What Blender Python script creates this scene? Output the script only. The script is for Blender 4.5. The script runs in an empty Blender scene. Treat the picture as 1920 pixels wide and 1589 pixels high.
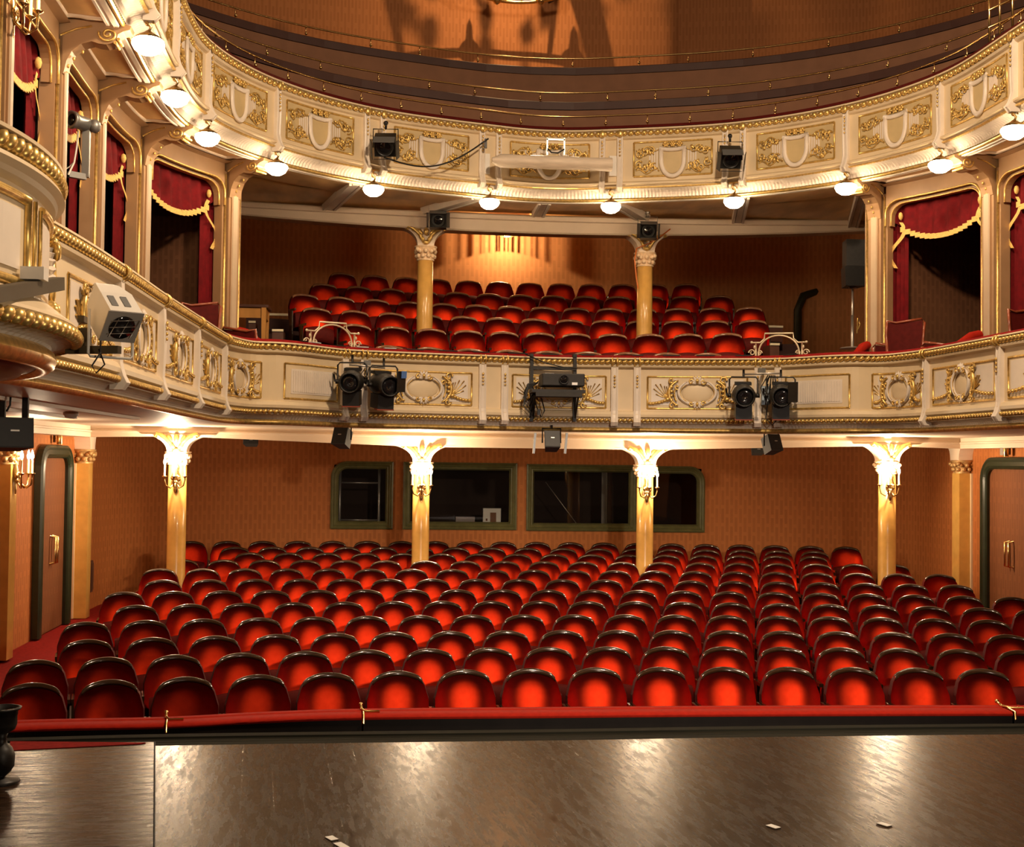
import bpy, math, random
from mathutils import Vector as V, Matrix
random.seed(7)
PI = math.pi
COL = bpy.context.scene.collection
sc = bpy.context.scene

# ------------------------------------------------------------------ camera
FPX, PITCH, ROLL, YAW = 2350.0, math.radians(1.7), math.radians(.69), math.radians(5.76)
CAM = V((-2.06, 0, 1.6))
fw = V((math.sin(YAW)*math.cos(PITCH), math.cos(YAW)*math.cos(PITCH), math.sin(PITCH)))
rt0 = V((math.cos(YAW), -math.sin(YAW), 0)); up0 = rt0.cross(fw)
cR, sR = math.cos(ROLL), math.sin(ROLL)
rt = rt0*cR + up0*sR; up = up0*cR - rt0*sR
cd = bpy.data.cameras.new('camera'); cam = bpy.data.objects.new('camera', cd); COL.objects.link(cam)
cd.sensor_width = 36; cd.lens = FPX/1920*36; cd.clip_start = .05; cd.clip_end = 100
m3 = Matrix((rt, up, -fw)).transposed(); cam.matrix_world = Matrix.Translation(CAM) @ m3.to_4x4()
sc.camera = cam
def ray(x, y): return fw + rt*((x-960)/FPX) - up*((y-794.5)/FPX)
def at_Y(x, y, Y): d = ray(x, y); return CAM + d*(Y/d.y)
def at_X(x, y, X): d = ray(x, y); return CAM + d*((X-CAM.x)/d.x)
def at_z(x, y, z): d = ray(x, y); return CAM + d*((z-CAM.z)/d.z)

# ------------------------------------------------------------------ materials
def mat(name, col, rough=.5, metal=0., var=.0, vscale=8., bump=0., bscale=40., spec=.5, emit=0., ecol=None, coat=0., stretch=None):
    m = bpy.data.materials.new(name); m.use_nodes = True
    nt = m.node_tree; N = nt.nodes; L = nt.links; b = N['Principled BSDF']
    b.inputs['Base Color'].default_value = (*col, 1); b.inputs['Roughness'].default_value = rough
    b.inputs['Metallic'].default_value = metal; b.inputs['Specular IOR Level'].default_value = spec
    b.inputs['Coat Weight'].default_value = coat
    if emit:
        b.inputs['Emission Color'].default_value = (*(ecol or col), 1); b.inputs['Emission Strength'].default_value = emit
    if var or bump:
        tc = N.new('ShaderNodeTexCoord'); mp = N.new('ShaderNodeMapping'); L.new(tc.outputs['Object'], mp.inputs['Vector'])
        if stretch: mp.inputs['Scale'].default_value = stretch
    if var:
        n = N.new('ShaderNodeTexNoise'); n.inputs['Scale'].default_value = vscale; n.inputs['Detail'].default_value = 4
        L.new(mp.outputs[0], n.inputs['Vector'])
        r = N.new('ShaderNodeValToRGB'); r.color_ramp.elements[0].position = .3; r.color_ramp.elements[1].position = .7
        r.color_ramp.elements[0].color = (*[c*(1-var) for c in col], 1); r.color_ramp.elements[1].color = (*[min(1, c*(1+var)) for c in col], 1)
        L.new(n.outputs['Fac'], r.inputs[0]); L.new(r.outputs[0], b.inputs['Base Color'])
    if bump:
        n2 = N.new('ShaderNodeTexNoise'); n2.inputs['Scale'].default_value = bscale; n2.inputs['Detail'].default_value = 3
        L.new(mp.outputs[0], n2.inputs['Vector']); bp = N.new('ShaderNodeBump'); bp.inputs['Strength'].default_value = bump
        bp.inputs['Distance'].default_value = .01; L.new(n2.outputs['Fac'], bp.inputs['Height']); L.new(bp.outputs[0], b.inputs['Normal'])
    return m
def wallpaper(name, c1, c2, bw=.075, bh=.3):
    m = bpy.data.materials.new(name); m.use_nodes = True
    nt = m.node_tree; N = nt.nodes; L = nt.links; b = N['Principled BSDF']; b.inputs['Roughness'].default_value = .75
    b.inputs['Specular IOR Level'].default_value = .25
    tc = N.new('ShaderNodeTexCoord'); sp = N.new('ShaderNodeSeparateXYZ'); L.new(tc.outputs['UV'], sp.inputs[0])
    def mth(op, a, bb=None):
        n = N.new('ShaderNodeMath'); n.operation = op
        for i, q in enumerate((a, bb)):
            if q is None: continue
            if hasattr(q, 'links'): L.new(q, n.inputs[i])
            else: n.inputs[i].default_value = q
        return n.outputs[0]
    u, v = sp.outputs[0], sp.outputs[1]
    colid = mth('FLOOR', mth('DIVIDE', u, bw))
    off = mth('MULTIPLY', mth('MODULO', colid, 2.), .5)
    fv = mth('FRACT', mth('ADD', mth('DIVIDE', v, bh), off)); fu = mth('FRACT', mth('DIVIDE', u, bw))
    bar = mth('MULTIPLY', mth('LESS_THAN', mth('ABSOLUTE', mth('SUBTRACT', fu, .5)), .3), mth('LESS_THAN', fv, .8))
    wn = N.new('ShaderNodeTexNoise'); wn.inputs['Scale'].default_value = 2.2; wn.inputs['Detail'].default_value = 6
    L.new(tc.outputs['UV'], wn.inputs['Vector'])
    f = mth('MULTIPLY', bar, mth('MULTIPLY', wn.outputs['Fac'], .9))
    mx = N.new('ShaderNodeMix'); mx.data_type = 'RGBA'; mx.inputs['A'].default_value = (*c1, 1); mx.inputs['B'].default_value = (*c2, 1)
    L.new(f, mx.inputs['Factor']); L.new(mx.outputs['Result'], b.inputs['Base Color'])
    return m
TAN = mat('tan_paint', (.42, .25, .125), .45, var=.08, vscale=4)
CREAM = mat('cream_paint', (.80, .64, .41), .45, var=.06, vscale=3)
WHITE = mat('white_paint', (.86, .76, .64), .4, var=.05, vscale=6)
BEAMW = mat('beam_paint', (.82, .66, .50), .5, var=.05, vscale=2)
GOLD = mat('gilding', (.86, .56, .18), .34, metal=.72, var=.25, vscale=30)
OCHRE = mat('ochre_marble', (.72, .40, .10), .25, var=.12, vscale=5, coat=.3)
SOFFIT = mat('soffit_wood', (.80, .48, .20), .40, var=.30, vscale=3, stretch=(1, .35, 1))
def seat_velvet():
    m = bpy.data.materials.new('seat_velvet'); m.use_nodes = True; nt = m.node_tree; N = nt.nodes; L = nt.links
    N.remove(N['Principled BSDF']); o = N['Material Output']
    tc = N.new('ShaderNodeTexCoord'); n = N.new('ShaderNodeTexNoise'); n.inputs['Scale'].default_value = 25; L.new(tc.outputs['Object'], n.inputs['Vector'])
    r = N.new('ShaderNodeValToRGB'); r.color_ramp.elements[0].color = (.40, .016, .003, 1); r.color_ramp.elements[1].color = (.54, .026, .005, 1); L.new(n.outputs['Fac'], r.inputs[0])
    g = N.new('ShaderNodeBsdfAnisotropic'); g.distribution = 'BECKMANN'; g.inputs['Roughness'].default_value = .49; L.new(r.outputs[0], g.inputs['Color'])
    d = N.new('ShaderNodeBsdfDiffuse'); d.inputs['Color'].default_value = (.032, .004, .003, 1)
    a = N.new('ShaderNodeAddShader'); L.new(g.outputs[0], a.inputs[0]); L.new(d.outputs[0], a.inputs[1]); L.new(a.outputs[0], o.inputs[0]); return m
SEATV = seat_velvet()
SEATD = mat('dark_seat_velvet', (.10, .008, .006), .7, var=.15, vscale=20, spec=.15)
VELVET = mat('red_velvet', (.36, .013, .004), .85, var=.12, vscale=25, spec=.15)
VELVETD = mat('dark_red_velvet', (.26, .010, .010), .9, var=.15, vscale=20, spec=.1)
CURTAIN = mat('curtain_velvet', (.15, .0035, .006), .8, var=.25, vscale=12, spec=.2)
FRINGE = mat('gold_fringe', (.85, .55, .16), .7, var=.2, vscale=60)
RIMW = mat('seat_rim_wood', (.034, .016, .007), .20, var=.2, vscale=12, coat=.6)
DARKW = mat('dark_wood', (.09, .03, .015), .4, var=.2, vscale=10)
DRESSRIM = mat('pale_seat_rim_wood', (.26, .12, .06), .2, var=.15, vscale=12, coat=.6)
BRASS = mat('brass', (.85, .60, .25), .25, metal=1.)
BLACK = mat('black_metal', (.011, .010, .009), .45, var=.2, vscale=20)
BLACKB = mat('black_plastic', (.022, .020, .018), .55, var=.2, vscale=20)
STEEL = mat('grey_steel', (.25, .25, .24), .4, metal=.6)
FILLET = mat('fillet_paint', (.56, .42, .28), .45, var=.05, vscale=6)
FIELD = mat('ochre_field', (.66, .50, .25), .5, var=.08, vscale=5)
SILVER = mat('pale_metal', (.62, .58, .52), .35, metal=.7)
WPLAST = mat('white_plastic', (.80, .76, .68), .45, var=.05, vscale=5)
GREEN = mat('green_frame_paint', (.13, .125, .045), .4, var=.15, vscale=10)
DGREEN = mat('dark_green_paint', (.022, .030, .014), .35, var=.15, vscale=10)
BROWN = mat('brown_wall', (.24, .112, .058), .8, var=.1, vscale=4)
DBROWN = mat('dark_brown_cap', (.06, .022, .015), .6, var=.1, vscale=6)
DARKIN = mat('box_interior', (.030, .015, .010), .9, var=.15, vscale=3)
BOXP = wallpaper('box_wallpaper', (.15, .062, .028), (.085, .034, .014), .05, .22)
PAPER = wallpaper('orange_wallpaper', (.54, .185, .050), (.36, .115, .03))
PAPER2 = wallpaper('upper_wallpaper', (.46, .19, .07), (.33, .125, .042), .06, .5)
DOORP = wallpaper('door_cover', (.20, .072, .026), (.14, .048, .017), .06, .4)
PAPER3 = wallpaper('circle_wallpaper', (.68, .33, .145), (.52, .245, .10), .08, .4)
CARPET = mat('red_carpet', (.22, .012, .010), .95, var=.2, vscale=30, spec=.1)
STALLF = mat('stalls_floor', (.05, .015, .010), .8, var=.2, vscale=5)
PINEW = mat('orange_pine', (.65, .30, .07), .35, var=.2, vscale=6, stretch=(1, 1, .2))
GLASSW = mat('frosted_globe', (1, .9, .75), .4, emit=64., ecol=(1., .74, .46))
BULB = mat('lit_bulb', (1, .9, .75), .4, emit=60., ecol=(1., .80, .55))
CANDLE = mat('candle_tube', (.62, .36, .16), .5)
SCREENW = mat('off_white_cloth', (.80, .66, .50), .55, var=.12, vscale=4, stretch=(1, 6, 6))
BLUE = mat('blue_gel', (.10, .22, .55), .4)
RUST = mat('rust_red_metal', (.30, .06, .03), .5)
LENS = mat('dark_lens', (.012, .011, .012), .08, coat=.5)
TAPE = mat('white_tape', (.85, .85, .82), .5)
BOARD = mat('barrier_black', (.012, .009, .007), .6, var=.2, vscale=6, spec=.15)
EDGEB = mat('stage_edge_boards', (.012, .012, .008), .8, var=.35, vscale=3, stretch=(.3, 6, 1), spec=.08)
def glass():
    m = bpy.data.materials.new('window_glass'); m.use_nodes = True; nt = m.node_tree; N = nt.nodes; L = nt.links
    N.remove(N['Principled BSDF']); o = N['Material Output']
    t = N.new('ShaderNodeBsdfTransparent'); t.inputs[0].default_value = (.85, .85, .82, 1)
    g = N.new('ShaderNodeBsdfGlossy'); g.inputs['Roughness'].default_value = .02
    fr = N.new('ShaderNodeFresnel'); fr.inputs[0].default_value = 1.6
    mx = N.new('ShaderNodeMixShader'); L.new(fr.outputs[0], mx.inputs[0]); L.new(t.outputs[0], mx.inputs[1]); L.new(g.outputs[0], mx.inputs[2])
    L.new(mx.outputs[0], o.inputs[0]); return m
GLASS = glass()
def stage_mat(name, ang, dark=1., ior=1.4):
    m = bpy.data.materials.new(name); m.use_nodes = True; nt = m.node_tree; N = nt.nodes; L = nt.links; b = N['Principled BSDF']
    tc = N.new('ShaderNodeTexCoord'); mp = N.new('ShaderNodeMapping'); L.new(tc.outputs['Object'], mp.inputs[0]); mp.inputs['Rotation'].default_value = (0, 0, ang)
    br = N.new('ShaderNodeTexBrick'); L.new(mp.outputs[0], br.inputs['Vector'])
    br.inputs['Scale'].default_value = 1; br.inputs['Brick Width'].default_value = 4.; br.inputs['Row Height'].default_value = .15
    br.inputs['Mortar Size'].default_value = .006; br.offset = .37
    br.inputs['Color1'].default_value = (.075*dark, .040*dark, .020*dark, 1); br.inputs['Color2'].default_value = (.105*dark, .058*dark, .030*dark, 1); br.inputs['Mortar'].default_value = (.012, .007, .004, 1)
    mp2 = N.new('ShaderNodeMapping'); mp2.inputs['Scale'].default_value = (1., 5., 1); L.new(mp.outputs[0], mp2.inputs[0])
    n = N.new('ShaderNodeTexNoise'); n.inputs['Scale'].default_value = 4.5; n.inputs['Detail'].default_value = 9; n.inputs['Roughness'].default_value = .72; L.new(mp2.outputs[0], n.inputs['Vector'])
    rr = N.new('ShaderNodeMapRange'); rr.inputs['From Min'].default_value = .3; rr.inputs['From Max'].default_value = .72; rr.inputs['To Min'].default_value = .10; rr.inputs['To Max'].default_value = .44; b.inputs['IOR'].default_value = ior
    L.new(n.outputs['Fac'], rr.inputs['Value']); L.new(rr.outputs[0], b.inputs['Roughness'])
    mx = N.new('ShaderNodeMix'); mx.data_type = 'RGBA'; mx.blend_type = 'MULTIPLY'; mx.inputs['Factor'].default_value = .8
    n3 = N.new('ShaderNodeTexNoise'); n3.inputs['Scale'].default_value = 5; n3.inputs['Detail'].default_value = 8; L.new(mp2.outputs[0], n3.inputs['Vector'])
    r3 = N.new('ShaderNodeValToRGB'); r3.color_ramp.elements[0].color = (.45, .42, .4, 1); r3.color_ramp.elements[1].color = (1.3, 1.3, 1.3, 1); r3.color_ramp.elements[0].position = .35; r3.color_ramp.elements[1].position = .65
    L.new(n3.outputs['Fac'], r3.inputs[0]); L.new(br.outputs['Color'], mx.inputs['A']); L.new(r3.outputs[0], mx.inputs['B']); L.new(mx.outputs['Result'], b.inputs['Base Color'])
    bp = N.new('ShaderNodeBump'); bp.inputs['Strength'].default_value = .22; bp.inputs['Distance'].default_value = .004
    ad = N.new('ShaderNodeMath'); ad.operation = 'MULTIPLY_ADD'; L.new(br.outputs['Fac'], ad.inputs[0]); ad.inputs[1].default_value = -1.; L.new(n.outputs['Fac'], ad.inputs[2])
    L.new(ad.outputs[0], bp.inputs['Height']); L.new(bp.outputs[0], b.inputs['Normal'])
    return m
STAGE = stage_mat('stage_planks', PI/2 - .10, .22, 1.34)
HATCH = stage_mat('hatch_planks', -.06, .35, 1.18)

# ------------------------------------------------------------------ mesh building
class B:
    def __init__(s): s.v = []; s.f = []; s.sm = []; s.uv = None
    def add(s, vs, fs, smooth=True):
        n = len(s.v); s.v += [tuple(p) for p in vs]; s.f += [tuple(i+n for i in f) for f in fs]; s.sm += [smooth]*len(fs)
    def grid(s, rows, close_u=False, close_v=False, smooth=True):
        nr, nc = len(rows), len(rows[0]); n = len(s.v)
        for r in rows: s.v += [tuple(p) for p in r]
        for i in range(nr if close_u else nr-1):
            for j in range(nc if close_v else nc-1):
                a = n+i*nc+j; b = n+i*nc+(j+1) % nc; c = n+((i+1) % nr)*nc+(j+1) % nc; d = n+((i+1) % nr)*nc+j
                s.f.append((a, b, c, d)); s.sm.append(smooth)
    def box(s, c, size, M=None):
        vs = []
        for i in range(8):
            p = V(((i & 1)-.5, ((i >> 1) & 1)-.5, ((i >> 2) & 1)-.5)); p = V((p.x*size[0], p.y*size[1], p.z*size[2]))
            if M: p = M @ p
            vs.append(p+V(c))
        s.add(vs, [(0, 2, 3, 1), (4, 5, 7, 6), (0, 1, 5, 4), (2, 6, 7, 3), (0, 4, 6, 2), (1, 3, 7, 5)], False)
    def tube(s, pts, r, n=8, closed=False, sq=1.):
        pts = [V(p) for p in pts]; m = len(pts); rows = []
        ref = V((0, 0, 1)); 
        for i, p in enumerate(pts):
            if closed: t = pts[(i+1) % m]-pts[i-1]
            else: t = pts[min(i+1, m-1)]-pts[max(i-1, 0)]
            if t.length < 1e-9: t = V((0, 0, 1))
            t.normalize()
            if abs(t.dot(ref)) > .95: ref = V((1, 0, 0)) if abs(t.x) < .9 else V((0, 1, 0))
            a = (ref-t*ref.dot(t)).normalized(); ref = a; b = t.cross(a)
            rr = r[i] if isinstance(r, (list, tuple)) else r
            rows.append([p+(a*math.cos(2*PI*k/n)+b*math.sin(2*PI*k/n)*sq)*rr for k in range(n)])
        n0 = len(s.v); s.grid(rows, closed, True)
        if not closed:
            s.f.append(tuple(n0+k for k in range(n))); s.sm.append(False)
            s.f.append(tuple(n0+(m-1)*n+k for k in range(n))[::-1]); s.sm.append(False)
    def lathe(s, prof, n=20, M=None, smooth=True):
        rows = []
        for r, z in prof:
            row = [V((r*math.cos(2*PI*k/n), r*math.sin(2*PI*k/n), z)) for k in range(n)]
            rows.append([M @ p for p in row] if M else row)
        n0 = len(s.v); s.grid(rows, False, True, smooth)
        s.f.append(tuple(n0+k for k in range(n))); s.sm.append(False)
        s.f.append(tuple(n0+(len(rows)-1)*n+k for k in range(n))); s.sm.append(False)
    def ball(s, c, r, nu=8, nv=5, M=None):
        rx, ry, rz = r if isinstance(r, (tuple, list)) else (r, r, r); rows = []
        for j in range(nv+1):
            a = -PI/2+PI*j/nv; row = []
            for i in range(nu):
                p = V((rx*math.cos(a)*math.cos(2*PI*i/nu), ry*math.cos(a)*math.sin(2*PI*i/nu), rz*math.sin(a)))
                if M: p = M @ p
                row.append(p+V(c))
            rows.append(row)
        s.grid(rows, False, True)
    def prism(s, poly, fn, w0, w1, smooth=False):
        n = len(poly); vs = [fn(a, b, w0) for a, b in poly]+[fn(a, b, w1) for a, b in poly]
        s.add(vs, [tuple(range(n))[::-1], tuple(range(n, 2*n))], False)
        k = len(s.v)-2*n
        for i in range(n): s.f.append((k+i, k+(i+1) % n, k+n+(i+1) % n, k+n+i)); s.sm.append(smooth)
    def build(s, name, m, parent=None, world=False, fn=None):
        vs = s.v
        if fn: vs = [fn(*p) for p in vs]
        if world and parent is not None:
            w = V((0, 0, 0)); q = parent
            while q: w += q.location; q = q.parent
            vs = [(p[0]-w.x, p[1]-w.y, p[2]-w.z) for p in vs]
        me = bpy.data.meshes.new(name); me.from_pydata([tuple(p) for p in vs], [], s.f)
        me.polygons.foreach_set('use_smooth', s.sm); me.materials.append(m)
        if s.uv is not None:
            l = me.uv_layers.new(name='UVMap'); d = []
            for p in me.polygons:
                for vi in p.vertices: d += s.uv[vi]
            l.data.foreach_set('uv', d)
        me.update()
        bm = None
        o = bpy.data.objects.new(name, me); COL.objects.link(o)
        if parent is not None: o.parent = parent
        return o
import bmesh
def fixn(o):
    bm = bmesh.new(); bm.from_mesh(o.data); bmesh.ops.recalc_face_normals(bm, faces=bm.faces); bm.to_mesh(o.data); bm.free(); return o
def smoothsharp(o, ang=40):
    me = o.data
    me.polygons.foreach_set('use_smooth', [True]*len(me.polygons)); me.set_sharp_from_angle(angle=math.radians(ang)); return o
def tag(o, label, cat, group=None, kind=None):
    o['label'] = label; o['category'] = cat
    if group: o['group'] = group
    if kind: o['kind'] = kind
    return o
def thing(name, label, cat, loc=(0, 0, 0), rotz=0, group=None):
    o = bpy.data.objects.new(name, None); COL.objects.link(o); o.location = loc; o.rotation_euler = (0, 0, rotz); o.empty_display_size = .1
    if label: tag(o, label, cat, group)
    return o
def struct(o): o['kind'] = 'structure'; return o
def dup(root, loc, rot=(0, 0, 0), label=None, scale=None, group=None):
    r = root.copy(); COL.objects.link(r); r.location = loc; r.rotation_euler = rot if isinstance(rot, (tuple, list)) else (0, 0, rot)
    if scale: r.scale = scale
    if label: r['label'] = label
    if group: r['group'] = group
    for ch in list(root.children):
        c = ch.copy(); COL.objects.link(c); c.parent = r
        for g in ch.children:
            d = g.copy(); COL.objects.link(d); d.parent = c
    return r
def catmull(P, per=12):
    P = [V((*p, 0)) for p in P]; out = []
    for i in range(len(P)-1):
        p0 = P[i-1] if i else P[0]*2-P[1]; p1 = P[i]; p2 = P[i+1]; p3 = P[i+2] if i+2 < len(P) else P[-1]*2-P[-2]
        for k in range(per):
            t = k/per; out.append(.5*((2*p1)+(p2-p0)*t+(2*p0-5*p1+4*p2-p3)*t*t+(3*p1-p0-3*p2+p3)*t**3))
    out.append(P[-1]); return out
class Curve:
    """plan curve with arc length; o > 0 goes towards the middle of the house"""
    def __init__(s, pts, zero=None):
        s.p = pts; s.l = [0]
        for i in range(1, len(pts)): s.l.append(s.l[-1]+(pts[i]-pts[i-1]).length)
        z = 0
        if zero is not None: z = s.l[min(range(len(pts)), key=lambda i: abs(pts[i].x-zero))]
        s.l = [q-z for q in s.l]
        n = len(pts); s.n = []
        for i in range(n):
            t = (pts[min(i+1, n-1)]-pts[max(i-1, 0)]).normalized(); s.n.append(V((t.y, -t.x, 0)))
    def at(s, u):
        lo, hi = 0, len(s.l)-1
        if u <= s.l[0]: i = 0
        elif u >= s.l[-1]: i = hi-1
        else:
            while hi-lo > 1:
                mid = (lo+hi)//2
                if s.l[mid] <= u: lo = mid
                else: hi = mid
            i = lo
        t = (u-s.l[i])/(s.l[i+1]-s.l[i]); return s.p[i].lerp(s.p[i+1], t), s.n[i].lerp(s.n[i+1], t).normalized()
    def map(s, u, o, z): p, n = s.at(u); return (p.x+n.x*o, p.y+n.y*o, z)
    def near(s, x, y): return min(((q.x-x)**2+(q.y-y)**2, l) for q, l in zip(s.p, s.l))[1]
    def samples(s, u0, u1, step):
        k = max(1, int(abs(u1-u0)/step)); return [u0+(u1-u0)*i/k for i in range(k+1)]
    def sweep(s, b, prof, u0, u1, step=.12, smooth=False, uv=False):
        us = s.samples(u0, u1, step); n0 = len(b.v)
        b.grid([[s.map(u, o, z) for o, z in prof] for u in us], smooth=smooth)
        if uv:
            b.uv = b.uv or []
            for u in us: b.uv += [(u, z) for o, z in prof]
    def beads(s, b, o, z, r, u0, u1, pitch, tilt=.6, n=6):
        k = int(abs(u1-u0)/pitch)
        for i in range(k):
            u = u0+(u1-u0)*(i+.5)/k; p, nn = s.at(u); t = V((-nn.y, nn.x, 0)); 
            ax = (t*math.cos(tilt)+V((0, 0, 1))*math.sin(tilt)); M = Matrix((ax, nn, ax.cross(nn))).transposed()
            b.ball(V(s.map(u, o, z)), (r*1.35, r*1.1, pitch*.40), n, 5, M)
def halves(H): return [(-x, y) for x, y in H[::-1] if x > 0]+H
def circ(r, n=8, o0=0, z0=0): return [(o0+r*math.cos(2*PI*k/n), z0+r*math.sin(2*PI*k/n)) for k in range(n+1)]
def ordn(k): return ['first','second','third','fourth','fifth','sixth','seventh','eighth','ninth','tenth','eleventh','twelfth','thirteenth','fourteenth','fifteenth','sixteenth','seventeenth','eighteenth','nineteenth','twentieth'][k]

# ornament helpers in (u, o, z) space ------------------------------------------------
def scroll(b, u, z, r, turns, d, o=.012, tr=.010, a0=0., n=5):
    pts = []; k = int(14*turns)+2
    for i in range(k+1):
        t = i/k; rr = r*(1-.85*t); a = a0+d*2*PI*turns*t; pts.append((u+rr*math.cos(a), o+.01*t, z+rr*math.sin(a)))
    b.tube(pts, [tr*(1-.4*i/k) for i in range(k+1)], n)
def leaf(b, u, z, L, w, ang, o=.012, h=.012):
    M = Matrix.Rotation(-ang, 3, 'Y'); b.ball((u+L/2*math.cos(ang), o, z+L/2*math.sin(ang)), (L/2, h, w/2), 6, 4, M)
def shell(b, u, z, r, sgn, o=.02, n=7, h=.018):
    for i in range(n):
        a = PI*(.08+.84*i/(n-1))*sgn; leaf(b, u, z, r, r*.34, a, o, h)
def frame(b, u0, u1, z0, z1, w=.02, o=.012, h=.018):
    def seg(pts): b.tube(pts, w, 6)
    n = max(2, int((u1-u0)/.12)); 
    seg([(u0+(u1-u0)*i/n, o-h*.5, z0) for i in range(n+1)]); seg([(u0+(u1-u0)*i/n, o-h*.5, z1) for i in range(n+1)])
    seg([(u0, o-h*.5, z0), (u0, o-h*.5, z1)]); seg([(u1, o-h*.5, z0), (u1, o-h*.5, z1)])
def slab(b, u0, u1, z0, z1, o0, o1):
    n = max(1, int((u1-u0)/.12)); us = [u0+(u1-u0)*i/n for i in range(n+1)]
    b.grid([[(u, o0, z0), (u, o1, z0), (u, o1, z1), (u, o0, z1)] for u in us], False, True, False)
    for u in (u0, u1): b.add([(u, o0, z0), (u, o1, z0), (u, o1, z1), (u, o0, z1)], [(0, 1, 2, 3)], False)
def bracket(b, u, w, ztop, zbot, o0=.0, bulge=.11):
    H = ztop-zbot; prof = []
    for i in range(17):
        t = i/16; z = ztop-H*t
        o = o0+.045+.012*math.sin(t*PI*1.3) + (bulge*max(0, (t-.72)/.28)**1.6 if t < .93 else bulge*(.77-(t-.93)*6))
        prof.append((o, z))
    rows = []
    for o, z in prof: rows.append([(u-w/2, -.02, z), (u-w/2, o*.9, z), (u-w/3.2, o, z), (u-w/6, o-.008, z), (u+w/6, o-.008, z), (u+w/3.2, o, z), (u+w/2, o*.9, z), (u+w/2, -.02, z)])
    b.grid(rows, smooth=False)
    b.add(rows[-1], [tuple(range(8))], False); b.add(rows[0], [tuple(range(8))], False)

# ------------------------------------------------------------------ plan curves
GL = [(.79, 15.87), (2.26, 15.31), (3.35, 14.33), (3.95, 13.08), (4.04, 11.63), (4.01, 10.15)]
G = Curve(catmull(halves([(0, 16.02)]+GL+[(3.98, 8.6), (3.95, 6.5), (3.9, 4.)])), 0)
DH = [(0, 14.9), (.8, 14.80), (1.6, 14.65), (2.43, 14.42), (2.72, 14.18), (2.95, 13.88), (3.2, 13.68), (3.5, 13.6), (3.66, 13.2), (3.72, 12.7), (3.76, 11.36), (3.8, 9.81), (3.82, 8.36), (3.86, 7.2), (3.95, 6.)]
D = Curve(catmull(halves(DH)), 0)
gu = [G.near(x, y) for x, y in GL]       # lamp stations to the right of the middle

# ================================================================== SETTING
def wall_strip(name, pts, z0, z1, m, zs=None):
    c = Curve([V((*p, 0)) for p in pts]); b = B(); b.uv = []
    zs = zs or [z0, z1]
    c.sweep(b, [(0, z) for z in zs], 0, c.l[-1], .3, True, True); return struct(b.build(name, m))
def corner(x, y, r, a0, a1, n=8): return [(x+r*math.cos(a0+(a1-a0)*i/n), y+r*math.sin(a0+(a1-a0)*i/n)) for i in range(n+1)]
WX, WY = 6.05, 20.6
# stalls walls, with the window openings cut as a wall of pieces
wall_strip('wall_left', [(-WX, 4.), (-WX, 10), (-WX, 18.1)]+corner(-WX+2.5, WY-2.5, 2.5, PI, PI/2)[1:], -1.2, 2.3, PAPER)
wall_strip('wall_right', [(WX-2.5, WY)]+corner(WX-2.5, WY-2.5, 2.5, PI/2, 0)[1:]+[(WX, 10), (WX, 4.)], -1.2, 2.3, PAPER)
WIN = [(-2.93, -1.92, .46, 1.56, 1), (-1.76, .11, .46, 1.56, 0), (.27, 2.11, .45, 1.55, 0), (2.17, 3.27, .44, 1.54, 2)]
def wall_back():
    b = B(); b.uv = []
    x0, x1 = -WX+2.5, WX-2.5
    xs = [x0]
    for w in WIN: xs += [w[0]+.05, w[1]-.05]
    xs.append(x1)
    def q(a, c, z0, z1): 
        b.add([(a, WY, z0), (c, WY, z0), (c, WY, z1), (a, WY, z1)], [(0, 1, 2, 3)], False); b.uv += [(a, z0), (c, z0), (c, z1), (a, z1)]
    q(x0, x1, -1.2, .50); q(x0, x1, 1.50, 2.3)
    for i in range(0, len(xs), 2): q(xs[i], xs[i+1], .50, 1.50)
    return struct(b.build('wall_back', PAPER))
wall_back()
def window(i, x0, x1, z0, z1, rnd):
    def outline(g):
        a, c, e, f = x0+g, x1-g, z0+g, z1-g; r = max(.03, .26-g)
        P = [(a, e), (c, e)]
        P += [(c-r+r*math.cos(t), f-r+r*math.sin(t)) for t in [PI/2*k/8 for k in range(9)]] if rnd == 2 else [(c, f)]
        P += [(a+r-r*math.sin(t), f-r+r*math.cos(t)) for t in [PI/2*k/8 for k in range(9)]] if rnd == 1 else [(a, f)]
        return P
    b = B(); rows = []
    for g, y in ((0, 0), (0, -.05), (.025, -.06), (.045, -.045), (.06, -.055), (.085, -.035), (.10, -.04), (.125, .0), (.125, .05)):
        rows.append([(x, WY+y, z) for x, z in outline(g)])
    b.grid(rows, False, True, False)
    fr = struct(b.build('window_%d' % i, GREEN))
    b = B(); P = outline(.115); b.add([(x, WY+.03, z) for x, z in P], [tuple(range(len(P)))], False)
    b.build('pane', GLASS, fr)
for i, w in enumerate(WIN): window(i+1, *w)
# control room behind the windows
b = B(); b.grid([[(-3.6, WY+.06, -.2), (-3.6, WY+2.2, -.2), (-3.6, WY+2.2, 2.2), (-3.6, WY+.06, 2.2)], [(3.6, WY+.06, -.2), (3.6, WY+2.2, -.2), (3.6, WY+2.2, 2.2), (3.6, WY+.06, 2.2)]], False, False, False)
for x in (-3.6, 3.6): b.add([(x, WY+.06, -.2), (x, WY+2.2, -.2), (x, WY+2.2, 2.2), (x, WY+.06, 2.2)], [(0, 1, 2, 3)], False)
struct(b.build('wall_control_room', DARKIN))
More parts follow.
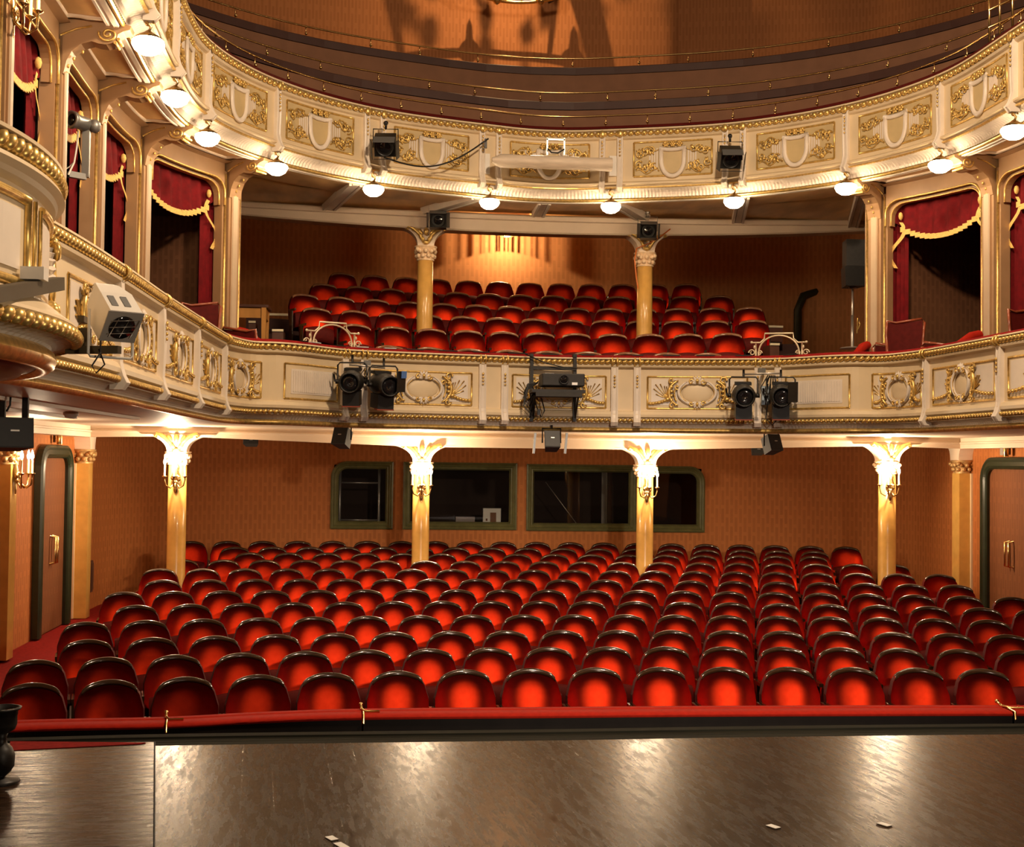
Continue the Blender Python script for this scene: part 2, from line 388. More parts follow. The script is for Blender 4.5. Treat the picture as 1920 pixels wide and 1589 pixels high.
# dress circle back wall, side walls
DY = 21.7
wall_strip('wall_circle_back', [(-WX, 17.0), (-WX, DY-.6), (-WX+.6, DY), (WX-.6, DY), (WX, DY-.6), (WX, 17.0)], 2.2, 5.85, PAPER3)
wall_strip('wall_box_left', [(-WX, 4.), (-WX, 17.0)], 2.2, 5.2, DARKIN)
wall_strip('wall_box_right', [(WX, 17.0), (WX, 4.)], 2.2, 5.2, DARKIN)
wall_strip('wall_gallery_back', [(-9.5, 16), (-9, 18.5), (-6.5, 20.7), (0, 21.6), (2.95, 21.35), (2.96, 22.6), (6.5, 21.8), (9, 19.5), (9.5, 16)], 6.8, 11.2, PAPER2)
# stage floor
b = B(); b.add([(-8, -4, 0), (8, -4, 0), (8, 7.0, 0), (-8, 7.0, 0)], [(0, 1, 2, 3)], False); EC = Curve(catmull([(-5.2, 6.95), (-4.1, 7.08), (-3.3, 7.14), (-2.2, 7.16), (-1., 7.17), (.2, 7.2), (2, 7.2), (5, 7.15)], 8))
EC.sweep(b, [(7.2, 0), (0, 0)], EC.l[0], EC.l[-1], .2); b = B()
rows_ = [[(x, -4, 0), (x, EC.at(EC.near(x, 7.1))[0].y, 0)] for x in [-5.1+.3*k for k in range(34)]]; b.grid([[(-8, -4, 0), (-8, 6.9, 0)]]+rows_+[[(8, -4, 0), (8, 7.1, 0)]], smooth=False); struct(b.build('floor_stage', STAGE))
b = B(); EC.sweep(b, [(0, .0), (-.08, 0), (-.085, -.006), (-.09, 0), (-.17, 0), (-.175, .01), (-.19, .01), (-.195, 0), (-.30, 0), (-.31, -.02), (-.31, -1.6)], EC.l[0], EC.l[-1], .15); struct(b.build('floor_stage_edge', EDGEB))
b = B(); b.add([(-6, 7.3, -1.5), (6, 7.3, -1.5), (6, 8.7, -1.5), (-6, 8.7, -1.5)], [(0, 1, 2, 3)], False); struct(b.build('floor_pit', BOARD))
ha, hb = at_z(290, 1393, 0), at_z(289, 1589, 0); hd = (hb-ha)/(hb.y-ha.y)
hc = ha+hd*(-1.5-ha.y)
b = B(); b.add([(ha.x, ha.y, .004), (hc.x, hc.y, .004), (-5.6, -1.5, .004), (-5.6, ha.y, .004)], [(0, 1, 2, 3)], False); hatch = struct(b.build('floor_stage_hatch', HATCH))
b = B(); b.tube([(ha.x, ha.y, .002), (hc.x, hc.y, .002)], .005, 6); struct(b.build('trim_1', BLACK))
# stalls floor : raked, with flat red side aisles
def fz(y): return -.895+.0362*(y-9.93)/.86
b = B(); b.add([(-5.2, 8.5, fz(8.5)), (5.2, 8.5, fz(8.5)), (5.2, WY+.02, fz(WY)), (-5.2, WY+.02, fz(WY))], [(0, 1, 2, 3)], False); struct(b.build('floor_stalls', STALLF))
for nm, s in (('floor_aisle_left', -1), ('floor_aisle_right', 1)):
    b = B(); b.grid([[(s*5.2, y, -1.1), (s*5.2, y, zz), (s*(WX+.02), y, zz)] for y, zz in ((7.43, -.6), (12.5, -.53), (16.8, -.51), (WY, -.49))], smooth=False); struct(b.build(nm, CARPET))

# ceilings ----------------------------------------------------------
b = B(); G.sweep(b, [(-.17, 5.01), (-.45, 5.035), (-1.2, 5.085), (-1.3, 5.12), (-1.6, 5.12)], G.l[0], G.l[-1], .25)
cg = struct(b.build('ceiling_gallery', SOFFIT))
b = B(); H_ = [(-6.2, 14.3), (-4.9, 14.6), (-3.9, 16.0), (-1.5, 17), (1.5, 17), (3.9, 16.0), (4.9, 14.6), (6.2, 14.3)]; b.add([(x, y, 5.105) for x, y in H_]+[(6.2, 17.55, 5.105), (-6.2, 17.55, 5.105), (6.2, 17.55, 5.8), (-6.2, 17.55, 5.8), (6.2, 22, 5.8), (-6.2, 22, 5.8)], [tuple(range(10)), (9, 8, 10, 11), (11, 10, 12, 13)], False); struct(b.build('ceiling_circle', SOFFIT))
b = B(); D.sweep(b, [(-.09, 1.975), (-.5, 1.98), (-6.5, 1.99)], D.l[0], D.l[-1], .25); struct(b.build('ceiling_stalls', BEAMW))
b = B()
for o in (-.75, -1.35): D.sweep(b, [(o+.03, 1.985), (o+.025, 1.955), (o-.025, 1.955), (o-.03, 1.985)], -10.5, -5.0, .3)
struct(b.build('trim_2', BEAMW))
# white edge band and radial beams under the gallery
b = B(); G.sweep(b, [(-.19, 5.0), (-.195, 4.985), (-.235, 4.985), (-.24, 5.0), (-.265, 5.0), (-.27, 4.992), (-.29, 4.992), (-.295, 5.01)], G.l[0], G.l[-1], .15); struct(b.build('trim_3', WHITE))
ti = 4
def beamlet(p, q, w, z0, z1, m, name):
    p, q = V((*p, 0)), V((*q, 0)); t = (q-p).normalized(); n = V((-t.y, t.x, 0)); b = B()
    for s in (-1, 0, 1):
        ww = w*.22 if s else w*.5
        dz = 0 if s else .012
        a = p+n*(s*w*.42); c = q+n*(s*w*.42)
        b.box(((a.x+c.x)/2, (a.y+c.y)/2, (z0+z1)/2+dz), ((q-p).length, ww, z1-z0), Matrix.Rotation(math.atan2(t.y, t.x), 3, 'Z'))
    return struct(b.build(name, m))
for u, q in ((gu[0], (1.55, 17.4)), (gu[1], (2.9, 17.4)), (-gu[0], (-1.55, 17.4)), (-gu[1], (-2.9, 17.4)), (0, (0.02, 17.4))):
    p = G.map(u, -.42, 0); beamlet(p[:2], q, .16, 5.0, 5.1, WHITE, 'trim_%d' % ti); ti += 1
for u in (gu[2], -gu[2]):
    p = G.map(u, -.42, 0); q = G.map(u, -3.4, 0); beamlet(p[:2], (math.copysign(4.6, u), 17.4), .14, 5.0, 5.1, WHITE, 'trim_%d' % ti); ti += 1

# lintel beams -------------------------------------------------------
def lintel(name, xs, y, d, zb, zt, m):
    """beam along x; zb(x), zt(x) give its lower and upper edge"""
    b = B(); rows = []
    for x in xs:
        a, c = zb(x), zt(x)
        rows.append([(x, y, a), (x, y-.02, a+.02), (x, y-.02, c-.09), (x, y-.05, c-.08), (x, y-.05, c-.02), (x, y-.02, c), (x, y+d, c), (x, y+d, a)])
    b.grid(rows, False, True, False); return struct(b.build(name, m))
xs = [-6+12*i/40 for i in range(41)]
lintel('wall_circle_beam', xs, 17.35, .25, lambda x: 4.785+.008*x*x, lambda x: 5.04+.004*x*x, BEAMW)
# stalls lintel follows the line of columns
SB = [(-6.05, 8.), (-6.0, 13.4), (-5.95, 16.75), (-4.69, 16.35), (-1.56, 17.3), (1.57, 17.3), (4.69, 16.35), (5.95, 16.75), (6.0, 13.4), (6.05, 8.)]
def stalls_beam():
    b = B()
    pts = [V((*p, 0)) for p in SB]; zb = [1.84, 1.84, 1.84, 1.86, 1.775, 1.775, 1.86, 1.84, 1.84, 1.84]
    rows = []
    for i, c in enumerate(pts):
        ts = [(pts[k+1]-pts[k]).normalized() for k in (i-1, i) if 0 <= k < len(pts)-1]; t = sum(ts, V()).normalized(); n = V((t.y, -t.x, 0))/max(.5, t.dot(ts[0])); z = zb[i]
        rows.append([(c.x+n.x*o, c.y+n.y*o, zz) for o, zz in ((.12, z), (.12, 1.90), (.14, 1.905), (.14, 1.925), (.12, 1.93), (.12, 2.), (-.12, 2.), (-.12, z))])
    b.grid(rows, False, True, False)
    return struct(b.build('wall_stalls_beam', BEAMW))
stalls_beam()

# ================================================================== GALLERY BALCONY (upper)
gal = thing('gallery_balcony', 'upper curved balcony front in cream with shield panels and gold edging', 'balcony', (0, 16.02, 5.0))
b = B(); G.sweep(b, [(-.30, 5.9), (.0, 5.9), (.06, 5.885), (.065, 5.865), (.035, 5.855), (.03, 5.80), (.045, 5.785), (.03, 5.765), (0, 5.75), (0, 5.215), (.03, 5.20), (.055, 5.185), (.055, 5.165), (.02, 5.155), (.012, 5.14)], G.l[0], G.l[-1], .1)
b.build('parapet', CREAM, gal, True)
b = B(); G.sweep(b, [(.012, 5.14), (.03, 5.135), (.03, 5.125), (0, 5.12)], G.l[0], G.l[-1], .15); G.sweep(b, circ(.022, 6, -.165, 5.01), G.l[0], G.l[-1], .12, True); b.build('gilt_line', GOLD, gal, True)
b = B()
us = G.samples(G.l[0], G.l[-1], .022)
def cove(o0, z0, o1, z1, n=5): return [(o0+(o1-o0)*math.sin(PI/2*k/n), z0+(z1-z0)*(1-math.cos(PI/2*k/n))) for k in range(n+1)]
pr = cove(0, 5.12, -.15, 5.03)
b.grid([[G.map(u, o+(.008 if i % 2 else -.004), z) for o, z in pr] for i, u in enumerate(us)], smooth=False)
b.build('fluted_cove', WHITE, gal, True)
b = B(); G.sweep(b, [(.03, 5.9), (.02, 5.935), (-.05, 5.95), (-.24, 5.945), (-.3, 5.9)], G.l[0], G.l[-1], .15, True); b.build('rail_cushion', SEATD, gal, True)
b = B(); G.beads(b, .05, 5.825, .030, -12.5, 12.5, .085, .75, 6); G.sweep(b, circ(.016, 6, .045, 5.825), G.l[0], G.l[-1], .15, True); b.build('gold_moulding', GOLD, gal, True)
jun = [-G.near(3.98, 8.6)]+[-u for u in gu[::-1]]+gu; jun[0] = G.near(-3.98, 8.6)
def dbl(u): return abs(u) < gu[1]+.05
for u in jun:
    for du in ((-.115, .115) if dbl(u) else (0,)):
        b = B(); bracket(b, u+du, .075, 5.86, 5.07); br = b.build('bracket', WHITE, gal, True, G.map)
        b = B()
        for k in range(5): b.ball((u+du, .062, 5.72-.045*k), (.012, .01, .02-.002*k), 6, 4)
        b.ball((u+du, .07, 5.82), (.045, .02, .05), 8, 5)
        b.build('gilt_drop', GOLD, br, True, G.map)
ends = sorted(jun)
for i in range(len(ends)-1):
    a, c = ends[i], ends[i+1]; a += .23 if dbl(a) else .11; c -= .23 if dbl(c) else .11; mid = (a+c)/2; w = c-a
    b = B(); n = int((w-.5)/.03)
    for k in range(n):
        u = a+.25+(w-.5)*(k+.5)/n
        if abs(u-mid) > .17: 
            hh = .30-.10*abs(math.sin(9*u)); slab(b, u-.009, u+.009, 5.48-hh/2, 5.48+hh/2, -.002, .008)
    fl = b; b = B(); slab(b, a+.06, c-.06, 5.27, 5.71, -.004, .002); pn = b.build('panel', FIELD, gal, True, G.map); fl.build('fluting', WHITE, pn, True, G.map)
    b = B(); frame(b, a+.06, c-.06, 5.27, 5.71, .013); b.build('gilt_frame', GOLD, pn, True, G.map)
    b = B()
    def U(s, wd=.15, top=.10, bot=-.17): return [(mid+s*wd*math.copysign(abs(math.cos(t))**.7, math.cos(t)), 5.48+(top if math.sin(t) > 0 else -bot*-1*abs(math.sin(t))**.9)) for t in []]
    pts = [(mid-.15, 5.60)]+[(mid-.15+.02*(k/8)**2, .02, 5.60-.18*k/8) for k in range(0)]
    P = []
    for k in range(25):
        t = PI+PI*k/24; P.append((mid+.145*math.cos(t), .022, 5.46+.20*math.sin(t)))
    P = [(mid-.15, .022, 5.62)]+P+[(mid+.15, .022, 5.62)]
    b.tube(P, .03, 6, sq=.7); b.tube([(mid-.17, .022, 5.62), (mid-.06, .025, 5.60), (mid+.06, .025, 5.60), (mid+.17, .022, 5.62)], .028, 6, sq=.7)
    b.build('shield', WHITE, pn, True, G.map)
    b = B(); Q = [(mid+.12*math.cos(PI+PI*k/12), 5.46+.165*math.sin(PI+PI*k/12)) for k in range(13)]+[(mid+.125, 5.59), (mid-.125, 5.59)]
    b.prism(Q, lambda p, q, w: (p, w, q), -.005, .016); b.build('shield_field', FIELD, pn, True, G.map)
    b = B()
    for s in (-1, 0, 1): 
        for k in range(6): leaf(b, mid+s*.085, 5.67, .048, .035, PI*k/3, .03, .018)
        b.ball((mid+s*.085, .045, 5.67), .017, 6, 4)
    for s in (-1, 1):
        L_ = w/2-.26
        for f, zz, r, d in ((.35, 5.60, .05, 1), (.62, 5.58, .055, -1), (.86, 5.56, .06, 1), (.9, 5.42, .055, -1), (.62, 5.36, .05, 1), (.28, 5.38, .06, -1), (.42, 5.41, .045, 1)):
            scroll(b, mid+s*(.17+L_*f), zz, r, 1.3, d*s, .014, .010, random.random()*6)
            for k in range(3): leaf(b, mid+s*(.17+L_*f), zz, .07, .028, random.random()*6.3, .014, .014)
        b.tube([(mid+s*(.17+L_*t), .012, 5.62-.03*math.sin(t*9)) for t in [k/14 for k in range(15)]], .008, 5)
        b.tube([(mid+s*(.17+L_*t), .012, 5.33+.03*math.sin(t*9)) for t in [k/14 for k in range(15)]], .008, 5)
    b.build('gilt_relief', GOLD, pn, True, G.map)

# gallery tiers above: brown parapets with dark capping, brass handrails
def tier(o, z0, z1):
    b = B(); G.sweep(b, [(o, z0), (o, z1-.12)], -13, 13, .3); b.uv = None
    w = struct(b.build('wall_tier', BROWN)); 
    b = B(); G.sweep(b, [(o+.03, z1-.12), (o+.04, z1-.02), (o, z1), (o-.35, z1), (o-1.4, z1-.15)], -13, 13, .3); b.build('capping', DBROWN, w)
tier(-1.0, 5.2, 6.56); tier(-2.3, 5.9, 7.45)
b = B(); G.sweep(b, [(-.28, 5.9), (-.35, 5.6), (-1.05, 5.6)], -13, 13, .4); struct(b.build('floor_gallery', DBROWN))
def rail(label, o, zb, zt, u0, u1, step):
    m = G.map((u0+u1)/2, o, zb); t = thing('brass_handrail', label, 'handrail', m, group='brass handrails of the gallery')
    b = B(); b.tube([G.map(u, o, zt) for u in G.samples(u0, u1, .2)], .013, 6); b.build('rail', BRASS, t, True)
    n = int((u1-u0)/step)
    for k in range(n+1):
        u = u0+(u1-u0)*k/n; b = B(); b.tube([G.map(u, o, zb), G.map(u, o, zt)], .007, 6); b.ball(G.map(u, o+.012, zb+.05), .022, 6, 5); b.build('post', BRASS, t, True)
rail('thin brass handrail standing on the velvet edge of the upper balcony', -.08, 5.945, 6.10, -9., 7.2, .53)
rail('thin brass handrail on the dark cap of the lower brown tier wall', -1.05, 6.56, 6.70, -9.5, 9.5, .62)
rail('topmost thin brass handrail before the wallpapered gallery wall', -2.35, 7.45, 7.60, -10.5, 9.8, .62)

# hanging lamps under the gallery front -------------------------------------------------
def lamp_proto():
    t = thing('hanging_lamp', 'lamp', 'lamp', (0, 0, 0), 0, 'lit glass lamps under the upper balcony')
    b = B(); b.lathe([(.001, -.085), (.06, -.075), (.105, -.045), (.13, 0), (.125, .025), (.10, .05), (.06, .07)], 16); b.build('globe', GLASSW, t)
    b = B(); b.lathe([(.112, .035), (.115, .045), (.08, .07), (.05, .085), (.03, .10), (.018, .11), (.001, .112)], 16); b.build('fitting', BRASS, t)
    b = B(); b.tube([(0, 0, .10), (.02, 0, .14), (-.02, .0, .19), (0, 0, .24)], .012, 6); scroll(b, 0, .17, .04, 1., 1, 0, .008)
    b.build('bracket_arm', BRASS, t)
    return t
lamps = [(-gu[5]), -gu[4], -gu[3], -gu[2], -gu[1], -gu[0], gu[0], gu[1], gu[2], gu[3], gu[4]]
LN = ['first', 'second', 'third', 'fourth', 'fifth', 'sixth', 'seventh', 'eighth', 'ninth', 'tenth', 'last']
lp = lamp_proto()
for i, u in enumerate(lamps):
    x, y, z = G.map(u, .02, 4.885)
    lab = 'lit white glass lamp under the upper balcony, %s along the curve from the round box' % LN[i]
    if i == 0: lp.location = (x, y, z); lp['label'] = lab
    else: dup(lp, (x, y, z), (0, 0, 0), lab)

# ================================================================== DRESS CIRCLE BALCONY (lower)
dres = thing('circle_balcony', 'lower curved balcony front in cream with gilded cartouche panels', 'balcony', (0, 14.9, 2.0))
E0, E1 = -D.near(3.9, 6.4), D.near(3.9, 6.4); E0 = D.near(-3.9, 6.4)
b = B(); D.sweep(b, [(-.34, 2.85), (.02, 2.85), (.06, 2.845), (.065, 2.83), (.03, 2.825), (.025, 2.77), (.05, 2.752), (.045, 2.735), (.02, 2.725), (0, 2.715), (0, 2.215), (.03, 2.205), (.05, 2.17), (.045, 2.14), (.015, 2.125), (.015, 2.07), (.0, 2.065)], E0, E1, .07)
b.build('parapet', CREAM, dres, True)
b = B(); us = D.samples(E0, E1, .022); pr = cove(0, 2.065, -.07, 2.005)
b.grid([[D.map(u, o+(.004 if i % 2 else -.003), z) for o, z in pr] for i, u in enumerate(us)], smooth=False); b.build('fluted_cove', WHITE, dres, True)
b = B(); D.sweep(b, [(.012, 2.85), (0, 2.875), (-.06, 2.885), (-.30, 2.885), (-.34, 2.85)], E0, E1, .12, True); b.build('rail_cushion', VELVETD, dres, True)
b = B(); D.beads(b, .045, 2.797, .031, E0, E1, .066, .8, 6); D.sweep(b, circ(.017, 6, .035, 2.797), E0, E1, .1, True); b.build('gold_rope', GOLD, dres, True)
b = B(); D.beads(b, .035, 2.098, .024, E0, E1, .055, .7, 6); D.sweep(b, circ(.012, 6, .028, 2.098), E0, E1, .1, True); b.build('lower_gold_rope', GOLD, dres, True)
b = B(); D.sweep(b, circ(.030, 8, -.06, 1.985), E0, E1, .08, True); b.build('gold_torus', GOLD, dres, True)
dj = [D.near(x, y) for x, y in ((.69, 14.81), (.92, 14.77), (2.33, 14.44), (2.54, 14.35), (3.72, 12.87), (3.76, 11.34), (3.8, 9.81), (3.82, 8.36))]
alldj = [-u for u in dj[::-1]]+dj
for i, u in enumerate(alldj):
    b = B(); bracket(b, u, .085, 2.76, 2.03, 0, .085); br = b.build('bracket', WHITE, dres, True, D.map)
    b = B()
    for k in range(4): b.ball((u, .062, 2.62-.04*k), (.013, .01, .02-.002*k), 6, 4)
    rs = [(u-.055, .0, 2.76)]+[(u, .04+.055*math.cos(a), 2.797+.05*math.sin(a)) for a in [0]]
    b.build('gilt_drop', GOLD, br, True, D.map)
    for s in (-.03, .03): b = B(); b.tube([(u+s, .04+.045*math.cos(a), 2.797+.046*math.sin(a)) for a in [2*PI*k/12 for k in range(12)]], .012, 5, True); b.build('gilt_ring', GOLD, br, True, D.map)
def cartouche(a, c, kind):
    mid = (a+c)/2; w = c-a; z0, z1 = 2.245, 2.625; zc = 2.43
    b = B()
    slab(b, a+.05, c-.05, z0, z1, -.003, .002); pn = b.build('panel', CREAM, dres, True, D.map)
    for s in (-1, 1): b = B(); slab(b, min(mid+s*w*.18, mid+s*(w/2-.09)), max(mid+s*w*.18, mid+s*(w/2-.09)), z0+.04, z1-.03, -.002, .006); b.build('inset', WHITE, pn, True, D.map)
    b = B(); frame(b, a+.045, c-.045, z0, z1, .012); b.build('gilt_frame', GOLD, pn, True, D.map)
    rx, rz = (.19, .115) if kind else (.145, .12)
    b = B(); b.ball((mid, .0, zc), (rx, .022, rz), 20, 6); b.build('plaque', CREAM, pn, True, D.map)
    b = B(); b.tube([(mid+(rx+.03)*math.cos(t), .018, zc+(rz+.022)*math.sin(t)) for t in [2*PI*k/28 for k in range(28)]], .020, 6, True, .7)
    shell(b, mid, zc+rz-.005, .105, 1, .03, 7, .02); shell(b, mid, zc-rz+.01, .09, -1, .03, 7, .018)
    for s in (-1, 1):
        b.tube([(mid+s*(rx+.03)*math.cos(t), .03, zc+.01+(rz+.035)*math.sin(t)) for t in [-1.0+2.0*k/12 for k in range(13)]], [.008+.012*math.sin(PI*k/12) for k in range(13)], 6)
    b.build('scrolled_surround', WHITE, pn, True, D.map)
    b = B()
    for s in (-1, 1):
        e = .11 if kind else .085
        b.tube([(mid+s*(rx+.035+e*math.sin(PI*k/12)), .03, zc+.15-.30*k/12+.02*math.sin(PI*2*k/12)) for k in range(13)], [.010+.012*math.sin(PI*k/12) for k in range(13)], 6)
        for k in range(5): b.ball((mid+s*(rx+.05+e*.6), .03, zc+.12-.05*k), (.028, .022, .022), 6, 4)
        scroll(b, mid+s*(rx+.06+e*.5), zc+.15, .045, 1.2, s, .03, .014); scroll(b, mid+s*(rx+.05+e*.5), zc-.15, .04, 1.2, -s, .03, .013)
        scroll(b, mid+s*.07, zc+rz+.02, .035, 1.2, -s, .035, .012); scroll(b, mid+s*.07, zc-rz-.01, .03, 1.2, s, .035, .011)
        scroll(b, mid+s*(rx+.05), zc+.07, .035, 1.1, s, .03, .013)
        b.tube([(mid+s*(rx+.05+.03*math.sin(3*t)), .03, zc+.10-.2*t) for t in [k/8 for k in range(9)]], .012, 5)
        b.tube([(mid+s*(rx+.012)*math.cos(t), .035, zc+(rz+.012)*math.sin(t)) for t in [-.9+1.8*k/10 for k in range(11)]], .005, 4)
        g0 = mid+s*(rx+(.16 if kind else .10)); g1 = mid+s*(w/2-.08)
        for k in range(7):
            t = k/6; u = g0+(g1-g0)*t; b.ball((u, .02, z0+.06+.05*(1-t)**2), (.026, .02, .02), 6, 4)
        b.ball((g0, .03, zc-.075), (.03, .025, .03), 7, 5)
        for k in range(7):
            an = (.15+.26*k); L_ = (.19 if kind else .14)*(.75+.25*math.sin(k))
            b.tube([(g0+s*L_*t*math.cos(an), .012, zc-.06+L_*1.25*t*math.sin(an)+.02*t*t) for t in (0, .35, .7, 1)], [.007, .006, .005, .008], 5)
    b.ball((mid, .045, zc+rz+.03), (.02, .02, .03), 6, 5); b.ball((mid, .045, zc-rz-.02), (.018, .02, .028), 6, 5)
    b.build('gilt_relief', GOLD, pn, True, D.map)
cU = D.near(3.27, 13.66)
cartouche(-dj[0]+.06, dj[0]-.06, 1)
for s in (-1, 1):
    def pan(a, c, k): cartouche(min(s*a, s*c), max(s*a, s*c), k)
    pan(dj[1]+.08, dj[2]-.08, 1); pan(cU+.08, dj[4]-.08, 0)
    for k in range(4, 7): pan(dj[k]+.08, dj[k+1]-.08, 0)
    pan(dj[7]+.08, dj[7]+1.15, 0)
    a, c = sorted((s*(dj[3]+.06), s*(cU-.10))); b = B(); frame(b, a+.03, c-.03, 2.245, 2.625, .012)
    pn = b.build('panel', GOLD, dres, True, D.map); b = B(); n = 20
    slab(b, a+.11, c-.11, 2.30, 2.57, -.002, .005)
    for k in range(n): u = a+.13+(c-a-.26)*(k+.5)/n; slab(b, u-.007, u+.007, 2.32, 2.55, .004, .012)
    b.build('grille', WHITE, pn, True, D.map)

# ================================================================== ROUND STAGE BOX (left)
TC = (-4.75, 5.25)
T = Curve([V((TC[0]+1.24*math.cos(t), TC[1]+1.6*math.sin(t), 0)) for t in [-PI/2+PI*k/60 for k in range(61)]]); T0, T1 = 0, T.l[-1]
tur = thing('box_balcony', 'round bowed stage box front with gold beaded rim, nearest on the left wall', 'balcony', (-4.75, 5.25, 2.0))
b = B(); T.sweep(b, [(-.25, 2.85), (.02, 2.85), (.065, 2.84), (.065, 2.825), (.03, 2.82), (.02, 2.75), (.06, 2.74), (.07, 2.72), (.04, 2.70), (.03, 2.68), (0, 2.66), (0, 2.26), (.03, 2.24), (.08, 2.20), (.13, 2.165), (.14, 2.15), (.12, 2.13)], T0, T1, .06)
b.build('parapet', CREAM, tur, True)
b = B(); T.sweep(b, [(.015, 2.85), (0, 2.875), (-.2, 2.885), (-.25, 2.85)], T0, T1, .1, True); b.build('rail_cushion', VELVET, tur, True)
b = B(); T.beads(b, .045, 2.785, .034, T0, T1, .065, .9, 8); T.sweep(b, circ(.022, 6, .035, 2.785), T0, T1, .08, True); b.build('gold_rope', GOLD, tur, True)
b = B(); T.beads(b, .13, 2.115, .030, T0, T1, .07, .7, 8); T.sweep(b, circ(.02, 6, .12, 2.115), T0, T1, .08, True); b.build('lower_gold_rope', GOLD, tur, True)
b = B(); us = T.samples(T0, T1, .02); pr = cove(.11, 2.09, .0, 2.05)
b.grid([[T.map(u, o+(.006 if i % 3 else -.008), z) for o, z in pr] for i, u in enumerate(us)], smooth=False); b.build('fluted_cove', WHITE, tur, True)
b = B(); T.sweep(b, circ(.05, 10, -.0, 2.015), T0, T1, .06, True); b.build('gold_torus', GOLD, tur, True)
b = B(); T.sweep(b, [(-.03, 1.985), (-.09, 1.97), (-.10, 1.955), (-.26, 1.94), (-.30, 1.955), (-.9, 1.94)], T0, T1, .06, True); b.build('underside', DARKW, tur, True)
tm = T.near(-3.62, 5.95); tp = [(T.near(-3.50, 5.2)-.5, T.near(-3.5, 5.2)+.02), (T.near(-3.5, 5.2)+.22, tm+.45)]
b = B(); frame(b, tp[0][0], tp[0][1], 2.28, 2.62, .022, .014); b.tube([(u, .01, 2.62) for u in T.samples(tp[1][0], tp[1][1]+.1, .08)], .018, 6); b.tube([(tp[1][0], .008, 2.28), (tp[1][0], .008, 2.62)], .008, 6); b.tube([(tp[1][0]-.09, .004, 2.26), (tp[1][0]-.09, .004, 2.64)], .012, 6)
pn = b.build('gilt_frame', GOLD, tur, True, T.map)
b = B(); slab(b, tp[0][0]+.1, tp[0][1]-.09, 2.33, 2.57, -.002, .01); slab(b, tp[1][0]+.03, tp[1][1]+.2, 2.28, 2.58, -.002, .008); b.build('panel', WHITE, tur, True, T.map)
uc = tm+.22; b = B()
b.ball((uc, .03, 2.42), (.075, .05, .12), 12, 6); ob = b.build('plaque', CREAM, tur, True, T.map)
b = B()
b.tube([(uc+.085*math.cos(t), .06, 2.42+.135*math.sin(t)) for t in [2*PI*k/24 for k in range(24)]], .02, 6, True)
for s in (-1, 1):
    scroll(b, uc+s*.09, 2.56, .05, 1.2, -s, .07, .02); scroll(b, uc+s*.11, 2.28, .05, 1.2, s, .07, .02)
shell(b, uc, 2.55, .12, 1, .07, 5, .03); shell(b, uc, 2.30, .10, -1, .07, 5, .03)
for k in range(7): b.ball((uc-.12-.05*k, .04, 2.30-.004*k*k), (.035, .03, .03), 7, 5); b.ball((uc+.1+.05*k, .05, 2.26), (.035, .035, .035), 7, 5)
b.build('gilt_relief', GOLD, tur, True, T.map)
b = B()
for k in range(5):
    an = PI*.52+.22*k; L_ = .22-.02*k
    b.tube([(uc-.10+L_*t*math.cos(an), .015+.02*t, 2.34+L_*1.1*t*math.sin(an)) for t in (0, .3, .6, .85, 1)], [.02, .018, .016, .014, .022], 6)
b.build('palm_spray', WHITE, tur, True, T.map)

